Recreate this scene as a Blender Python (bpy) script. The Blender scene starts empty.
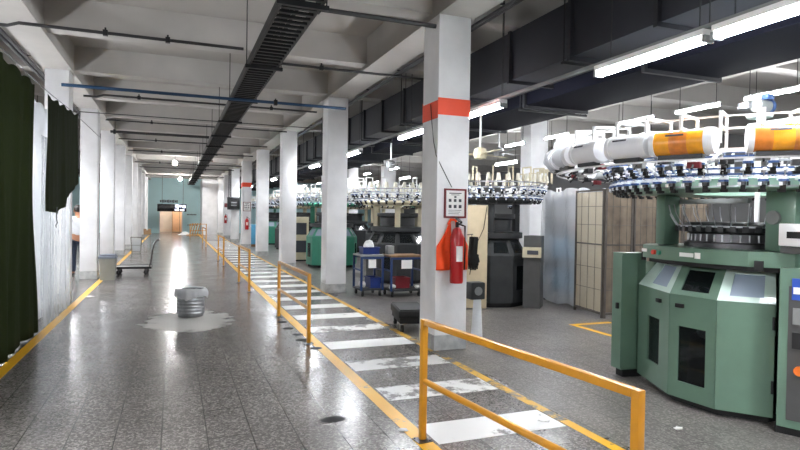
import bpy, bmesh, math, random
from math import sin, cos, pi, radians
from mathutils import Vector, Matrix, Euler
random.seed(7)
S = bpy.context.scene
COL = S.collection

# ---------------------------------------------------------------- materials
def lin(c):
    c /= 255.0
    return c / 12.92 if c <= 0.04045 else ((c + 0.055) / 1.055) ** 2.4
def rgb(r, g, b): return (lin(r), lin(g), lin(b), 1.0)
MATS = {}
def nodes_of(name):
    m = bpy.data.materials.new(name); m.use_nodes = True
    return m, m.node_tree.nodes, m.node_tree.links, m.node_tree.nodes['Principled BSDF']
def mat(name, col, rough=0.5, metal=0.0, var=0.12, scale=6.0, bump=0.0, bscale=60.0, emit=None, estr=0.0, coat=0.0):
    if name in MATS: return MATS[name]
    m, N, L, P = nodes_of(name)
    P.inputs['Roughness'].default_value = rough; P.inputs['Metallic'].default_value = metal
    if coat: P.inputs['Coat Weight'].default_value = coat
    tc = N.new('ShaderNodeTexCoord')
    if var > 0:
        nz = N.new('ShaderNodeTexNoise'); nz.inputs['Scale'].default_value = scale; nz.inputs['Detail'].default_value = 6
        L.new(tc.outputs['Object'], nz.inputs['Vector'])
        rp = N.new('ShaderNodeMapRange'); rp.inputs['From Min'].default_value = .3; rp.inputs['From Max'].default_value = .7
        rp.inputs['To Min'].default_value = 1 - var; rp.inputs['To Max'].default_value = 1 + var * .6
        L.new(nz.outputs['Fac'], rp.inputs['Value'])
        mx = N.new('ShaderNodeMix'); mx.data_type = 'RGBA'; mx.blend_type = 'MULTIPLY'; mx.inputs['Factor'].default_value = 1
        mx.inputs['A'].default_value = col
        L.new(rp.outputs['Result'], mx.inputs['B']); L.new(mx.outputs['Result'], P.inputs['Base Color'])
    else:
        P.inputs['Base Color'].default_value = col
    if bump > 0:
        n2 = N.new('ShaderNodeTexNoise'); n2.inputs['Scale'].default_value = bscale; n2.inputs['Detail'].default_value = 4
        L.new(tc.outputs['Object'], n2.inputs['Vector'])
        bp = N.new('ShaderNodeBump'); bp.inputs['Strength'].default_value = bump; bp.inputs['Distance'].default_value = .02
        L.new(n2.outputs['Fac'], bp.inputs['Height']); L.new(bp.outputs['Normal'], P.inputs['Normal'])
    if emit:
        P.inputs['Emission Color'].default_value = emit; P.inputs['Emission Strength'].default_value = estr
    MATS[name] = m
    return m
def glass(name, col, alpha=.35, rough=.08):
    m, N, L, P = nodes_of(name)
    P.inputs['Base Color'].default_value = col; P.inputs['Roughness'].default_value = rough
    P.inputs['Alpha'].default_value = alpha
    MATS[name] = m; return m
def film(name, col, alpha, transl=.5, rough=.25, wrinkle=.5):
    """crumpled plastic film or thin cloth that lets light through"""
    m, N, L, P = nodes_of(name)
    P.inputs['Base Color'].default_value = col; P.inputs['Roughness'].default_value = rough
    tr = N.new('ShaderNodeBsdfTranslucent'); tr.inputs['Color'].default_value = col
    tp = N.new('ShaderNodeBsdfTransparent')
    m1 = N.new('ShaderNodeMixShader'); m1.inputs[0].default_value = transl
    m2 = N.new('ShaderNodeMixShader'); m2.inputs[0].default_value = alpha
    out = N['Material Output']
    L.new(P.outputs[0], m1.inputs[1]); L.new(tr.outputs[0], m1.inputs[2])
    L.new(tp.outputs[0], m2.inputs[1]); L.new(m1.outputs[0], m2.inputs[2]); L.new(m2.outputs[0], out.inputs['Surface'])
    tc = N.new('ShaderNodeTexCoord'); nz = N.new('ShaderNodeTexNoise'); nz.inputs['Scale'].default_value = 5; nz.inputs['Detail'].default_value = 8
    nz.inputs['Distortion'].default_value = 1.5
    L.new(tc.outputs['Object'], nz.inputs['Vector'])
    bp = N.new('ShaderNodeBump'); bp.inputs['Strength'].default_value = wrinkle; bp.inputs['Distance'].default_value = .06
    L.new(nz.outputs['Fac'], bp.inputs['Height']); L.new(bp.outputs['Normal'], P.inputs['Normal'])
    MATS[name] = m; return m

def terrazzo(N, L):
    """speckled terrazzo tiles: returns (colour socket, roughness socket)"""
    g = N.new('ShaderNodeNewGeometry')
    vo = N.new('ShaderNodeTexVoronoi'); vo.inputs['Scale'].default_value = 74
    L.new(g.outputs['Position'], vo.inputs['Vector'])
    cr = N.new('ShaderNodeValToRGB'); e = cr.color_ramp.elements
    e[0].position = 0; e[0].color = rgb(88, 84, 81); e[1].position = 1; e[1].color = rgb(152, 147, 142)
    k = cr.color_ramp.elements.new(.55); k.color = rgb(108, 104, 101)
    sx = N.new('ShaderNodeSeparateColor'); L.new(vo.outputs['Color'], sx.inputs[0]); L.new(sx.outputs[0], cr.inputs[0])
    # big soiling patches
    nz = N.new('ShaderNodeTexNoise'); nz.inputs['Scale'].default_value = .9; nz.inputs['Detail'].default_value = 7
    L.new(g.outputs['Position'], nz.inputs['Vector'])
    mr = N.new('ShaderNodeMapRange'); mr.inputs['From Min'].default_value = .3; mr.inputs['From Max'].default_value = .7
    mr.inputs['To Min'].default_value = .72; mr.inputs['To Max'].default_value = 1.12
    L.new(nz.outputs['Fac'], mr.inputs['Value'])
    m1 = N.new('ShaderNodeMix'); m1.data_type = 'RGBA'; m1.blend_type = 'MULTIPLY'; m1.inputs['Factor'].default_value = 1
    L.new(cr.outputs[0], m1.inputs['A']); L.new(mr.outputs[0], m1.inputs['B'])
    # tile joints
    mp = N.new('ShaderNodeMapping'); mp.inputs['Rotation'].default_value = (0, 0, radians(90)); mp.inputs['Location'].default_value = (0, .07, 0)
    L.new(g.outputs['Position'], mp.inputs['Vector'])
    br = N.new('ShaderNodeTexBrick'); br.inputs['Scale'].default_value = 1
    br.inputs['Brick Width'].default_value = .61; br.inputs['Row Height'].default_value = .305; br.inputs['Mortar Size'].default_value = .005
    br.inputs['Mortar Smooth'].default_value = .3
    br.inputs['Color1'].default_value = (1, 1, 1, 1); br.inputs['Color2'].default_value = (.86, .86, .87, 1); br.inputs['Mortar'].default_value = (.12, .12, .12, 1)
    br.offset = 0.5
    L.new(mp.outputs[0], br.inputs['Vector'])
    m2 = N.new('ShaderNodeMix'); m2.data_type = 'RGBA'; m2.blend_type = 'MULTIPLY'; m2.inputs['Factor'].default_value = .8
    L.new(m1.outputs['Result'], m2.inputs['A']); L.new(br.outputs['Color'], m2.inputs['B'])
    n3 = N.new('ShaderNodeTexNoise'); n3.inputs['Scale'].default_value = 2.2; n3.inputs['Detail'].default_value = 8
    L.new(g.outputs['Position'], n3.inputs['Vector'])
    ro = N.new('ShaderNodeMapRange'); ro.inputs['From Min'].default_value = .3; ro.inputs['From Max'].default_value = .7
    ro.inputs['To Min'].default_value = .2; ro.inputs['To Max'].default_value = .27
    L.new(n3.outputs['Fac'], ro.inputs['Value'])
    return g, m2.outputs['Result'], ro.outputs['Result']

def floor_mat():
    m, N, L, P = nodes_of('terrazzo_floor')
    g, c, r = terrazzo(N, L)
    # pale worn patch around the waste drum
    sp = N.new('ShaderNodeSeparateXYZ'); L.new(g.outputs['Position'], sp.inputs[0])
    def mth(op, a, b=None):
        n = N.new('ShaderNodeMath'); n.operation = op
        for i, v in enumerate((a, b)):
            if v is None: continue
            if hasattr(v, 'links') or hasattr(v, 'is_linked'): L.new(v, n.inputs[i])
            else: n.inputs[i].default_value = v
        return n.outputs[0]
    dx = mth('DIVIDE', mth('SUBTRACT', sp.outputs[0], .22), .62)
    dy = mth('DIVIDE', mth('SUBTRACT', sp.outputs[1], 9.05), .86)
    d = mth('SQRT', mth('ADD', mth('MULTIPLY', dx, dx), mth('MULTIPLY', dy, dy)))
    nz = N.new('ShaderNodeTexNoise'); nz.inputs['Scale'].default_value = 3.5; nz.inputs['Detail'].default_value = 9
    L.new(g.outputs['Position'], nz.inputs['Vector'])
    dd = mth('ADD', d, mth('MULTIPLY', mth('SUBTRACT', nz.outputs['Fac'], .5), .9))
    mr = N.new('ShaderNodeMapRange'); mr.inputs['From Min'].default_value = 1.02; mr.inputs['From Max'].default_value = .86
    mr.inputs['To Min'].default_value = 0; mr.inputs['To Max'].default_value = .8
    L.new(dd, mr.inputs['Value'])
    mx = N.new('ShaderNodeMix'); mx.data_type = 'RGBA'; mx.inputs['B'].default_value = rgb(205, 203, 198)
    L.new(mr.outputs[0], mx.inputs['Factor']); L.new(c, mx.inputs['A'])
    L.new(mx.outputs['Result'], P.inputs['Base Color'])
    # the machine aisle (beyond the right yellow line) is unpolished
    st = N.new('ShaderNodeMapRange'); st.inputs['From Min'].default_value = 2.7; st.inputs['From Max'].default_value = 3.1
    st.inputs['To Min'].default_value = 0; st.inputs['To Max'].default_value = .08
    L.new(sp.outputs[0], st.inputs['Value'])
    L.new(mth('ADD', r, mth('ADD', st.outputs[0], mth('MULTIPLY', mr.outputs[0], .3))), P.inputs['Roughness'])
    MATS['floor'] = m; return m
def paint_mat(name, col, wear):
    """road paint worn through to the terrazzo"""
    m, N, L, P = nodes_of(name)
    g, c, r = terrazzo(N, L)
    nz = N.new('ShaderNodeTexNoise'); nz.inputs['Scale'].default_value = 3.2; nz.inputs['Detail'].default_value = 10; nz.inputs['Roughness'].default_value = .7
    L.new(g.outputs['Position'], nz.inputs['Vector'])
    mr = N.new('ShaderNodeMapRange'); mr.inputs['From Min'].default_value = wear - .03; mr.inputs['From Max'].default_value = wear + .03
    L.new(nz.outputs['Fac'], mr.inputs['Value'])
    mx = N.new('ShaderNodeMix'); mx.data_type = 'RGBA'; mx.inputs['B'].default_value = col
    L.new(mr.outputs[0], mx.inputs['Factor']); L.new(c, mx.inputs['A']); L.new(mx.outputs['Result'], P.inputs['Base Color'])
    P.inputs['Roughness'].default_value = .35
    MATS[name] = m; return m
def wire_mat(name, col, cover):
    """dusty woven mesh panel: grid of wires with gaps"""
    m, N, L, P = nodes_of(name)
    P.inputs['Base Color'].default_value = col; P.inputs['Roughness'].default_value = .8
    tc = N.new('ShaderNodeTexCoord'); nz = N.new('ShaderNodeTexNoise'); nz.inputs['Scale'].default_value = 3; nz.inputs['Detail'].default_value = 8
    L.new(tc.outputs['Object'], nz.inputs['Vector'])
    cr = N.new('ShaderNodeValToRGB'); e = cr.color_ramp.elements
    e[0].position = .3; e[0].color = tuple(x * .6 for x in col[:3]) + (1,); e[1].position = .7; e[1].color = tuple(min(1, x * 1.35) for x in col[:3]) + (1,)
    L.new(nz.outputs['Fac'], cr.inputs[0]); L.new(cr.outputs[0], P.inputs['Base Color'])
    tp = N.new('ShaderNodeBsdfTransparent'); mx = N.new('ShaderNodeMixShader'); mx.inputs[0].default_value = cover
    L.new(tp.outputs[0], mx.inputs[1]); L.new(P.outputs[0], mx.inputs[2]); L.new(mx.outputs[0], N['Material Output'].inputs['Surface'])
    MATS[name] = m; return m

M = lambda n: MATS[n]
floor_mat()
mat('ceiling_paint', rgb(172, 168, 163), .8, var=.08, scale=1.2)
mat('beam_paint', rgb(180, 177, 173), .75, var=.10, scale=1.5)
mat('column_paint', rgb(228, 228, 230), .6, var=.10, scale=2.5, bump=.15, bscale=14)
mat('plinth', rgb(176, 177, 176), .7, var=.3, scale=9)
mat('wall_dark', rgb(120, 120, 120), .8, var=.1, scale=.8)
mat('wall_teal', rgb(200, 234, 238), .6, var=.06, scale=1)
mat('yellow', rgb(196, 134, 24), .35, var=.12, scale=7, coat=.3)
paint_mat('line_yellow', rgb(226, 170, 32), .36)
paint_mat('line_yellow_worn', rgb(214, 166, 52), .485)
paint_mat('line_white', rgb(226, 226, 224), .38)
paint_mat('line_white_worn', rgb(226, 226, 224), .47)
mat('black_metal', rgb(30, 31, 33), .5, .3, var=.2)
mat('tray_metal', rgb(24, 25, 27), .5, .4, var=.2)
mat('duct', rgb(34, 35, 42), .55, .2, var=.15, scale=1.5)
mat('duct_navy', rgb(16, 17, 28), .9, 0, var=.15, scale=1.5).node_tree.nodes['Principled BSDF'].inputs['Specular IOR Level'].default_value = .12
mat('duct_edge', rgb(32, 33, 38), .55, .2)
mat('conduit', rgb(58, 58, 60), .5, .4)
mat('blue_pipe', rgb(34, 66, 98), .45, .1)
mat('steel', rgb(170, 172, 176), .3, .9, var=.15, scale=8)
mat('steel_dark', rgb(88, 88, 90), .35, .9, var=.2, scale=8)
mat('galv', rgb(150, 152, 154), .35, .85, var=.25, scale=12)
mat('white_paint', rgb(232, 232, 232), .4, var=.04)
mat('white_plastic', rgb(232, 234, 238), .35, var=.05)
mat('cream', rgb(206, 196, 168), .5, var=.12)
mat('beige', rgb(196, 180, 150), .5, var=.1)
mat('green', rgb(96, 124, 107), .38, var=.10, scale=4, coat=.25)
mat('green_light', rgb(146, 178, 161), .4, var=.08)
mat('hood_glare', rgb(192, 214, 204), .22, var=.05, coat=.5)  # machine green paled, painting in the white tube reflection on the hood
mat('teal_green', rgb(58, 136, 112), .4, var=.1)
mat('charcoal', rgb(40, 42, 44), .5, var=.2)
mat('grey_cab', rgb(74, 74, 74), .45, var=.12)
mat('grey_mid', rgb(128, 130, 130), .5, var=.12)
mat('grey_bin', rgb(126, 126, 118), .6, var=.1)
mat('grey_lid', rgb(104, 110, 122), .5, var=.1)
mat('screen_frame', rgb(96, 90, 84), .6, .3, var=.25)
mat('rubber', rgb(18, 18, 19), .7, var=.2)
mat('red', rgb(172, 20, 24), .3, var=.08, coat=.3)
mat('red_dull', rgb(118, 28, 36), .5)
mat('orange_vest', rgb(252, 84, 30), .7, var=.1, scale=14)
mat('orange_tape', rgb(240, 74, 30), .5, var=.05)
mat('sign_red', rgb(112, 26, 32), .5)
mat('paper', rgb(232, 232, 230), .6, var=.03)
mat('ink', rgb(60, 62, 70), .6, var=0)
mat('blue_plastic', rgb(20, 42, 104), .4, var=.08)
mat('blue_paint', rgb(24, 52, 100), .45, var=.15)
mat('blue_light', rgb(92, 168, 206), .5, var=.1)
mat('blue_parts', rgb(54, 86, 140), .4, var=.1)
mat('wood', rgb(120, 92, 62), .6, var=.25, scale=14)
mat('amber', rgb(245, 168, 40), .25, var=.25, scale=9, coat=.4)
mat('amber_deep', rgb(222, 130, 44), .28, var=.35, scale=10, coat=.4)
mat('lint', rgb(224, 224, 222), .9, var=.12, scale=20, bump=.5, bscale=30)
mat('yarn', rgb(226, 222, 208), .85, var=.1, scale=20)
mat('skin', rgb(170, 120, 92), .5, var=.05)
mat('hair', rgb(28, 24, 22), .6, var=.2)
mat('shirt', rgb(196, 198, 202), .8, var=.1, scale=12)
mat('jeans', rgb(34, 42, 62), .8, var=.15, scale=12)
mat('shoe', rgb(34, 32, 32), .6)
mat('screen', rgb(14, 14, 18), .2, var=0)
mat('green_cloth', rgb(26, 32, 24), .85, var=.25, scale=4)
mat('red_led', rgb(220, 60, 40), .4, var=0)
mat('orange_button', rgb(224, 112, 36), .4, var=0)
mat('peach', rgb(226, 168, 126), .5, var=.1)
mat('blue_sticker', rgb(38, 78, 170), .4, var=0)
mat('brown_card', rgb(156, 124, 90), .8, var=.1)
mat('tube_glow', rgb(255, 255, 255), .4, var=0, emit=(.93, .96, 1, 1), estr=26)
mat('tube_glow_strong', rgb(255, 255, 255), .4, var=0, emit=(.95, .97, 1, 1), estr=44)
mat('bulb_glow', rgb(255, 255, 255), .4, var=0, emit=(1, .98, .95, 1), estr=75)
mat('bulb_bright', rgb(255, 255, 255), .4, var=0, emit=(1, .98, .95, 1), estr=190)
mat('lamp_glow', rgb(255, 255, 255), .4, var=0, emit=(1, .97, .92, 1), estr=14)
mat('led_text', rgb(200, 205, 255), .4, var=0, emit=(.75, .8, 1, 1), estr=.5)
mat('door_room_wall', rgb(222, 196, 176), .7, var=.2, scale=1)
glass('pane_glare', rgb(186, 202, 220), .6, .05)  # bluish white tint paints in the bright reflection on the hood windows
glass('pane_dark', rgb(24, 28, 30), .6, .06)
glass('smoked', rgb(40, 44, 46), .5, .08)
film('clear_film', rgb(222, 226, 230), .36, .45, .22, .7)
film('bag_film', rgb(250, 251, 253), .82, .5, .18, 1.0)
film('white_sheet', rgb(226, 228, 230), .93, .5, .5, .25)
film('dark_cloth', rgb(58, 68, 34), 1.0, .75, .8, .2)
film('dark_cloth_black', rgb(48, 56, 30), 1.0, .7, .8, .2)
film('mist_film', rgb(232, 236, 242), .66, .4, .25, .8)
film('dust_film', rgb(196, 184, 160), .82, .35, .5, .6)
wire_mat('mesh_brown', rgb(128, 114, 98), .86)

# ---------------------------------------------------------------- mesh builder
class MB:
    def __init__(s): s.bm = bmesh.new(); s.slots = []; s.cur = 0; s.lay = s.bm.faces.layers.int.new('set')
    def use(s, name):
        if name not in s.slots: s.slots.append(name)
        s.cur = s.slots.index(name); return s
    def _done(s, n0):
        for f in s.bm.faces:
            if not f[s.lay]: f[s.lay] = 1; f.material_index = s.cur
    def box(s, c, d, rot=None, bev=0.0):
        n0 = len(s.bm.faces)
        mtx = Matrix.Translation(c) @ (Euler(rot).to_matrix().to_4x4() if rot else Matrix()) @ Matrix.Diagonal((d[0], d[1], d[2], 1))
        r = bmesh.ops.create_cube(s.bm, size=1, matrix=mtx)
        if bev > 0:
            es = list({e for v in r['verts'] for e in v.link_edges})
            bmesh.ops.bevel(s.bm, geom=es, offset=bev, segments=2, profile=.6, affect='EDGES')
        s._done(n0); return s
    def span(s, x0, y0, z0, x1, y1, z1, bev=0.0):
        return s.box(((x0 + x1) / 2, (y0 + y1) / 2, (z0 + z1) / 2), (abs(x1 - x0), abs(y1 - y0), abs(z1 - z0)), None, bev)
    def cyl(s, p0, p1, r, r2=None, seg=12, caps=True):
        n0 = len(s.bm.faces)
        p0 = Vector(p0); p1 = Vector(p1); d = p1 - p0
        q = Vector((0, 0, 1)).rotation_difference(d.normalized())
        mtx = Matrix.Translation((p0 + p1) / 2) @ q.to_matrix().to_4x4()
        bmesh.ops.create_cone(s.bm, cap_ends=caps, segments=seg, radius1=r, radius2=r if r2 is None else r2, depth=d.length, matrix=mtx)
        s._done(n0); return s
    def tube(s, pts, r, seg=8):
        n0 = len(s.bm.faces)
        pts = [Vector(p) for p in pts]; rings = []
        for i, p in enumerate(pts):
            t = (pts[min(i + 1, len(pts) - 1)] - pts[max(i - 1, 0)]).normalized()
            up = Vector((0, 0, 1)) if abs(t.z) < .95 else Vector((0, 1, 0))
            a = t.cross(up).normalized(); b = t.cross(a)
            rings.append([s.bm.verts.new(p + (a * cos(2 * pi * k / seg) + b * sin(2 * pi * k / seg)) * r) for k in range(seg)])
        for i in range(len(rings) - 1):
            for k in range(seg):
                s.bm.faces.new((rings[i][k], rings[i][(k + 1) % seg], rings[i + 1][(k + 1) % seg], rings[i + 1][k]))
        s.bm.faces.new(rings[0][::-1]); s.bm.faces.new(rings[-1])
        s._done(n0); return s
    def lathe(s, prof, c=(0, 0, 0), seg=32, a0=0, a1=2 * pi):
        n0 = len(s.bm.faces); full = abs(a1 - a0 - 2 * pi) < 1e-6; n = seg if full else seg + 1
        rows = [[s.bm.verts.new((c[0] + r * cos(a0 + (a1 - a0) * k / seg), c[1] + r * sin(a0 + (a1 - a0) * k / seg), c[2] + z)) for k in range(n)] for r, z in prof]
        for i in range(len(rows) - 1):
            for k in range(seg):
                k2 = (k + 1) % n
                s.bm.faces.new((rows[i][k], rows[i][k2], rows[i + 1][k2], rows[i + 1][k]))
        s._done(n0); return s
    def prism(s, poly, z0, z1, poly2=None):
        n0 = len(s.bm.faces); poly2 = poly2 or poly
        a = [s.bm.verts.new((x, y, z0)) for x, y in poly]; b = [s.bm.verts.new((x, y, z1)) for x, y in poly2]
        n = len(poly); s.bm.faces.new(a[::-1]); s.bm.faces.new(b)
        for i in range(n): s.bm.faces.new((a[i], a[(i + 1) % n], b[(i + 1) % n], b[i]))
        s._done(n0); return s
    def grid(s, fn, nu, nv):
        n0 = len(s.bm.faces)
        V = [[s.bm.verts.new(fn(i / nu, j / nv)) for j in range(nv + 1)] for i in range(nu + 1)]
        for i in range(nu):
            for j in range(nv): s.bm.faces.new((V[i][j], V[i + 1][j], V[i + 1][j + 1], V[i][j + 1]))
        s._done(n0); return s
    def quadplate(s, p, th):
        """plate on quad p (4 corners, counter-clockwise seen from outside) thickened inward"""
        n0 = len(s.bm.faces)
        p = [Vector(q) for q in p]; n = (p[1] - p[0]).cross(p[3] - p[0]).normalized()
        a = [s.bm.verts.new(q) for q in p]; b = [s.bm.verts.new(q - n * th) for q in p]
        s.bm.faces.new(a); s.bm.faces.new(b[::-1])
        for i in range(4): s.bm.faces.new((a[i], b[i], b[(i + 1) % 4], a[(i + 1) % 4]))
        s._done(n0); return s
    def blob(s, c, r, sc=(1, 1, 1), jit=.15, sub=2):
        n0 = len(s.bm.faces)
        q = bmesh.ops.create_icosphere(s.bm, subdivisions=sub, radius=r)
        for v in q['verts']:
            k = 1 + random.uniform(-jit, jit)
            v.co = Vector((v.co.x * sc[0] * k + c[0], v.co.y * sc[1] * k + c[1], v.co.z * sc[2] * k + c[2]))
        s._done(n0); return s
    def mesh(s, name, smooth=35):
        me = bpy.data.meshes.new(name)
        bmesh.ops.recalc_face_normals(s.bm, faces=s.bm.faces)
        s.bm.to_mesh(me); s.bm.free()
        for n in s.slots: me.materials.append(MATS[n])
        if smooth:
            for p in me.polygons: p.use_smooth = True
            me.set_sharp_from_angle(angle=radians(smooth))
        return me
    def build(s, name, parent=None, loc=(0, 0, 0), rot=(0, 0, 0), smooth=35):
        o = bpy.data.objects.new(name, s.mesh(name, smooth)); COL.objects.link(o)
        o.location = loc; o.rotation_euler = rot
        if parent: o.parent = parent
        return o
def mb(m): return MB().use(m)
def tag(o, label, cat, group=None, kind=None):
    o['label'] = label; o['category'] = cat
    if group: o['group'] = group
    if kind: o['kind'] = kind
    return o
def struct(b, name, label=None, smooth=35):
    o = b.build(name, smooth=smooth); o['kind'] = 'structure'
    if label: o['label'] = label; o['category'] = name.split('_')[0].split('.')[0]
    return o
def thing(name, label, cat, loc=(0, 0, 0), rz=0, group=None):
    o = bpy.data.objects.new(name, None); COL.objects.link(o); o.empty_display_size = .1
    o.location = loc; o.rotation_euler = (0, 0, rz)
    return tag(o, label, cat, group)
def kids(o): return [c for c in bpy.data.objects if c.parent == o]
def dup(root, loc, rz, label, group=None):
    def cp(o, par):
        c = o.copy(); COL.objects.link(c)
        if par: c.parent = par
        for ch in kids(o): cp(ch, c)
        return c
    r = cp(root, None); r.location = loc; r.rotation_euler = (0, 0, rz); r['label'] = label
    if group: r['group'] = group
    return r
ORD = ['nearest', 'second', 'third', 'fourth', 'fifth', 'sixth', 'seventh', 'eighth', 'ninth', 'tenth', 'eleventh', 'twelfth', 'thirteenth', 'fourteenth', 'fifteenth', 'sixteenth', 'seventeenth']

# ---------------------------------------------------------------- camera
CAM_H = 1.6
def camera():
    cd = bpy.data.cameras.new('camera'); c = bpy.data.objects.new('camera', cd); COL.objects.link(c)
    cd.sensor_width = 36; cd.lens = 26.0; cd.clip_start = .05; cd.clip_end = 200
    yaw, pit, roll = radians(21.368), radians(-.9365), radians(.9)
    Fw = Vector((sin(yaw) * cos(pit), cos(yaw) * cos(pit), sin(pit))); R = Vector((cos(yaw), -sin(yaw), 0)); U = R.cross(Fw)
    R2 = R * cos(roll) + U * sin(roll); U2 = -R * sin(roll) + U * cos(roll)
    m = Matrix((R2, U2, -Fw)).transposed().to_4x4(); m.translation = (0, 0, CAM_H)
    c.matrix_world = m; S.camera = c
camera()

# ---------------------------------------------------------------- setting
YB, YE, XL, XR = -10.0, 47.0, -8.0, 17.0
COLY = [6.2 + 5.25 * k for k in range(0, 8)]
BACKY = [6.2 - 5.25 * k for k in (1, 2, 3)]
LCOLY = [15.2 + 3.97 * k for k in (-4, -1, 0, 1, 2, 3, 4, 5, 6, 7)]
struct(mb('floor').span(XL, YB, -.2, XR, YE + 3, 0), 'floor')
struct(mb('ceiling_paint').span(XL, YB, 4.47, XR, YE + 3, 4.65), 'ceiling')
struct(mb('wall_dark').span(XL - .2, YB, 0, XL, YE, 4.47), 'wall_left')
struct(mb('wall_dark').span(XR, YB, 0, XR + .2, YE, 4.47), 'wall_right')
struct(mb('wall_dark').span(XL, YB - .2, 0, XR, YB, 4.47), 'wall_back')
struct(mb('column_paint').span(1.86, 43.42, 0, 2.88, YE, 3.97), 'wall_return')
# end wall with its doorway (opening x -1.1..0.65)
e = mb('wall_teal'); DX0, DX1, DZ = -1.05, .62, 1.86
e.span(XL, YE, 0, DX0, YE + .2, 4.47); e.span(DX1, YE, 0, XR, YE + .2, 4.47); e.span(DX0, YE, DZ, DX1, YE + .2, 4.47)
struct(e, 'wall_end')
d = mb('white_paint'); d.span(DX0, YE - .04, 0, DX0 + .07, YE + .2, DZ); d.span(DX1 - .07, YE - .04, 0, DX1, YE + .2, DZ); d.span(DX0 + .07, YE - .04, DZ - .07, DX1 - .07, YE + .2, DZ)
struct(d, 'door_1')
r = mb('door_room_wall'); r.span(-3, YE + 2.6, 0, 3, YE + 2.8, 3.2); r.span(-3.2, YE + .2, 0, -3, YE + 2.8, 3.2); r.span(3, YE + .2, 0, 3.2, YE + 2.8, 3.2); r.span(-3.2, YE + .2, 3.2, 3.2, YE + 2.8, 3.3)
struct(r, 'wall_beyond')

def column(name, x0, y0, w=.42, dpt=.45, top=4.0):
    b = mb('column_paint'); b.span(x0, y0, .18, x0 + w, y0 + dpt, top, .012)
    b.use('plinth'); b.span(x0 - .004, y0 - .004, 0, x0 + w + .004, y0 + dpt + .004, .18, .008)
    return struct(b, name)
for y in BACKY + COLY:
    column('column', 2.885, y)
for y in LCOLY:
    column('column', -2.04, y, .36, .42)
for y in (11.95, 17.2, 22.45, 27.7, 32.95):
    column('column', 8.06, y, .5, .45)
struct(mb('beam_paint').span(2.88, YB, 3.98, 3.36, YE, 4.48), 'beam')
struct(mb('beam_paint').span(-2.1, YB, 3.98, -1.64, YE, 4.48), 'beam')
struct(mb('beam_paint').span(8.03, YB, 3.98, 8.6, YE, 4.48), 'beam')
y = 6.4 - 2.55 * 6
while y < YE - .5:
    for x0, x1 in ((XL, -2.1), (-1.64, 2.88), (3.36, 8.03), (8.6, XR)):
        struct(mb('beam_paint').span(x0, y, 4.04, x1, y + .28, 4.48), 'beam')
    y += 2.55

# floor paint
def strip(name, m, x0, y0, x1, y1, z=.003):
    o = mb(m).span(x0, y0, 0.0005, x1, y1, z).build(name, smooth=0); o['kind'] = 'structure'; return o
strip('floor_marking', 'line_yellow', -1.62, YB, -1.51, 46)
strip('floor_marking', 'line_yellow', 1.60, YB, 1.72, 46)
strip('floor_marking', 'line_yellow', 2.84, YB, 2.925, 3.75)
strip('floor_marking', 'line_yellow_worn', 2.835, 3.76, 2.925, 8.2)
strip('floor_marking', 'line_yellow', 2.835, 8.21, 2.915, 46)
k = 0; y = 2.64
while y < 34:
    strip('floor_marking', 'line_white_worn' if k in (2, 3, 5) else 'line_white', 1.745, y, 2.825, y + .39); y += 1.0; k += 1
strip('floor_marking', 'line_yellow', 5.55, 7.05, 6.3, 7.15); strip('floor_marking', 'line_yellow', 5.55, 6.2, 5.63, 7.04)

# ---------------------------------------------------------------- ceiling services
def ladder_tray():
    t = thing('cable_tray', 'long black cable ladder tray hung under the hall ceiling', 'cable tray', (1.12, 0, 3.6))
    b = mb('tray_metal'); b.span(-.2, YB + .1, 0, -.175, 45, .11); b.build('side_rail', t)
    b = mb('tray_metal'); b.span(.175, YB + .1, 0, .2, 45, .11); b.build('side_rail', t)
    b = mb('tray_metal'); y = YB + .2
    while y < 45: b.span(-.175, y, .0, .175, y + .045, .03); y += .15
    b.build('rung', t)
    b = mb('rubber')
    for i, x in enumerate((-.13, -.08, -.03, .03)):
        b.tube([(x + .015 * sin(q * 1.7 + i), YB + .2 + q, .055 + .01 * (i % 2)) for q in range(0, 51)], .022, 6)
    b.build('cable', t)
    for y in [2.9 + 2.55 * i for i in range(0, 17)]:
        b = mb('tray_metal'); b.span(-.25, y, -.045, .25, y + .05, -.001)
        for s in (-1, 1): b.cyl((.23 * s, y + .025, -.03), (.23 * s, y + .025, .86), .007, seg=6)
        b.build('hanger', t)
ladder_tray()

def pipe(label, y, z, x0, x1, r, m, joints=(), cat='pipe', jog=None, name='ceiling_conduit'):
    t = thing(name, label, cat, (0, y, z))
    pts = [(x0, 0, 0)]
    if jog: pts += [(jog, 0, 0), (jog + .12, 0, .045), ]; pts += [(x1, 0, .045)]
    else: pts += [(x1, 0, 0)]
    zz = .045 if jog else 0
    mb(m).tube(pts, r, 8).build('pipe_run', t)
    for jx in joints:
        b = mb('black_metal'); b.box((jx, 0, zz), (.06, r * 3.2, r * 3.4), None, .006); b.cyl((jx, 0, zz), (jx, 0, zz + .07), .012, seg=8); b.build('coupling', t)
pipe('black conduit crossing the ceiling in front of the first visible beam, with a small jog', 8.52, 3.89, -3.2, .9, .022, 'conduit', (-.86, -.1), jog=-1.95)
pipe('thick black conduit running from cable tray to the column with the orange band', 6.3, 3.86, 1.33, 2.88, .028, 'conduit', (1.45,))
pipe('black conduit running from cable tray to the long beam behind the banded column', 8.8, 3.86, 1.33, 3.9, .02, 'conduit', (1.42, 2.1))
pipe('blue water pipe crossing the hall under the ceiling', 10.15, 3.52, -1.62, 2.88, .026, 'blue_pipe', (1.62,), name='ceiling_pipe')
pipe('black conduit just behind the blue water pipe', 12.45, 3.78, -1.62, 2.88, .02, 'conduit', (-.66, 1.9), jog=-1.4)
pipe('very thin wire conduit between the blue pipe and the next beam', 12.9, 3.54, -2.4, 2.88, .009, 'conduit', ())
pipe('thin dark conduit above the thick grey one', 16.05, 3.86, -1.6, 2.88, .017, 'conduit', (-.55, ))
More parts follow.
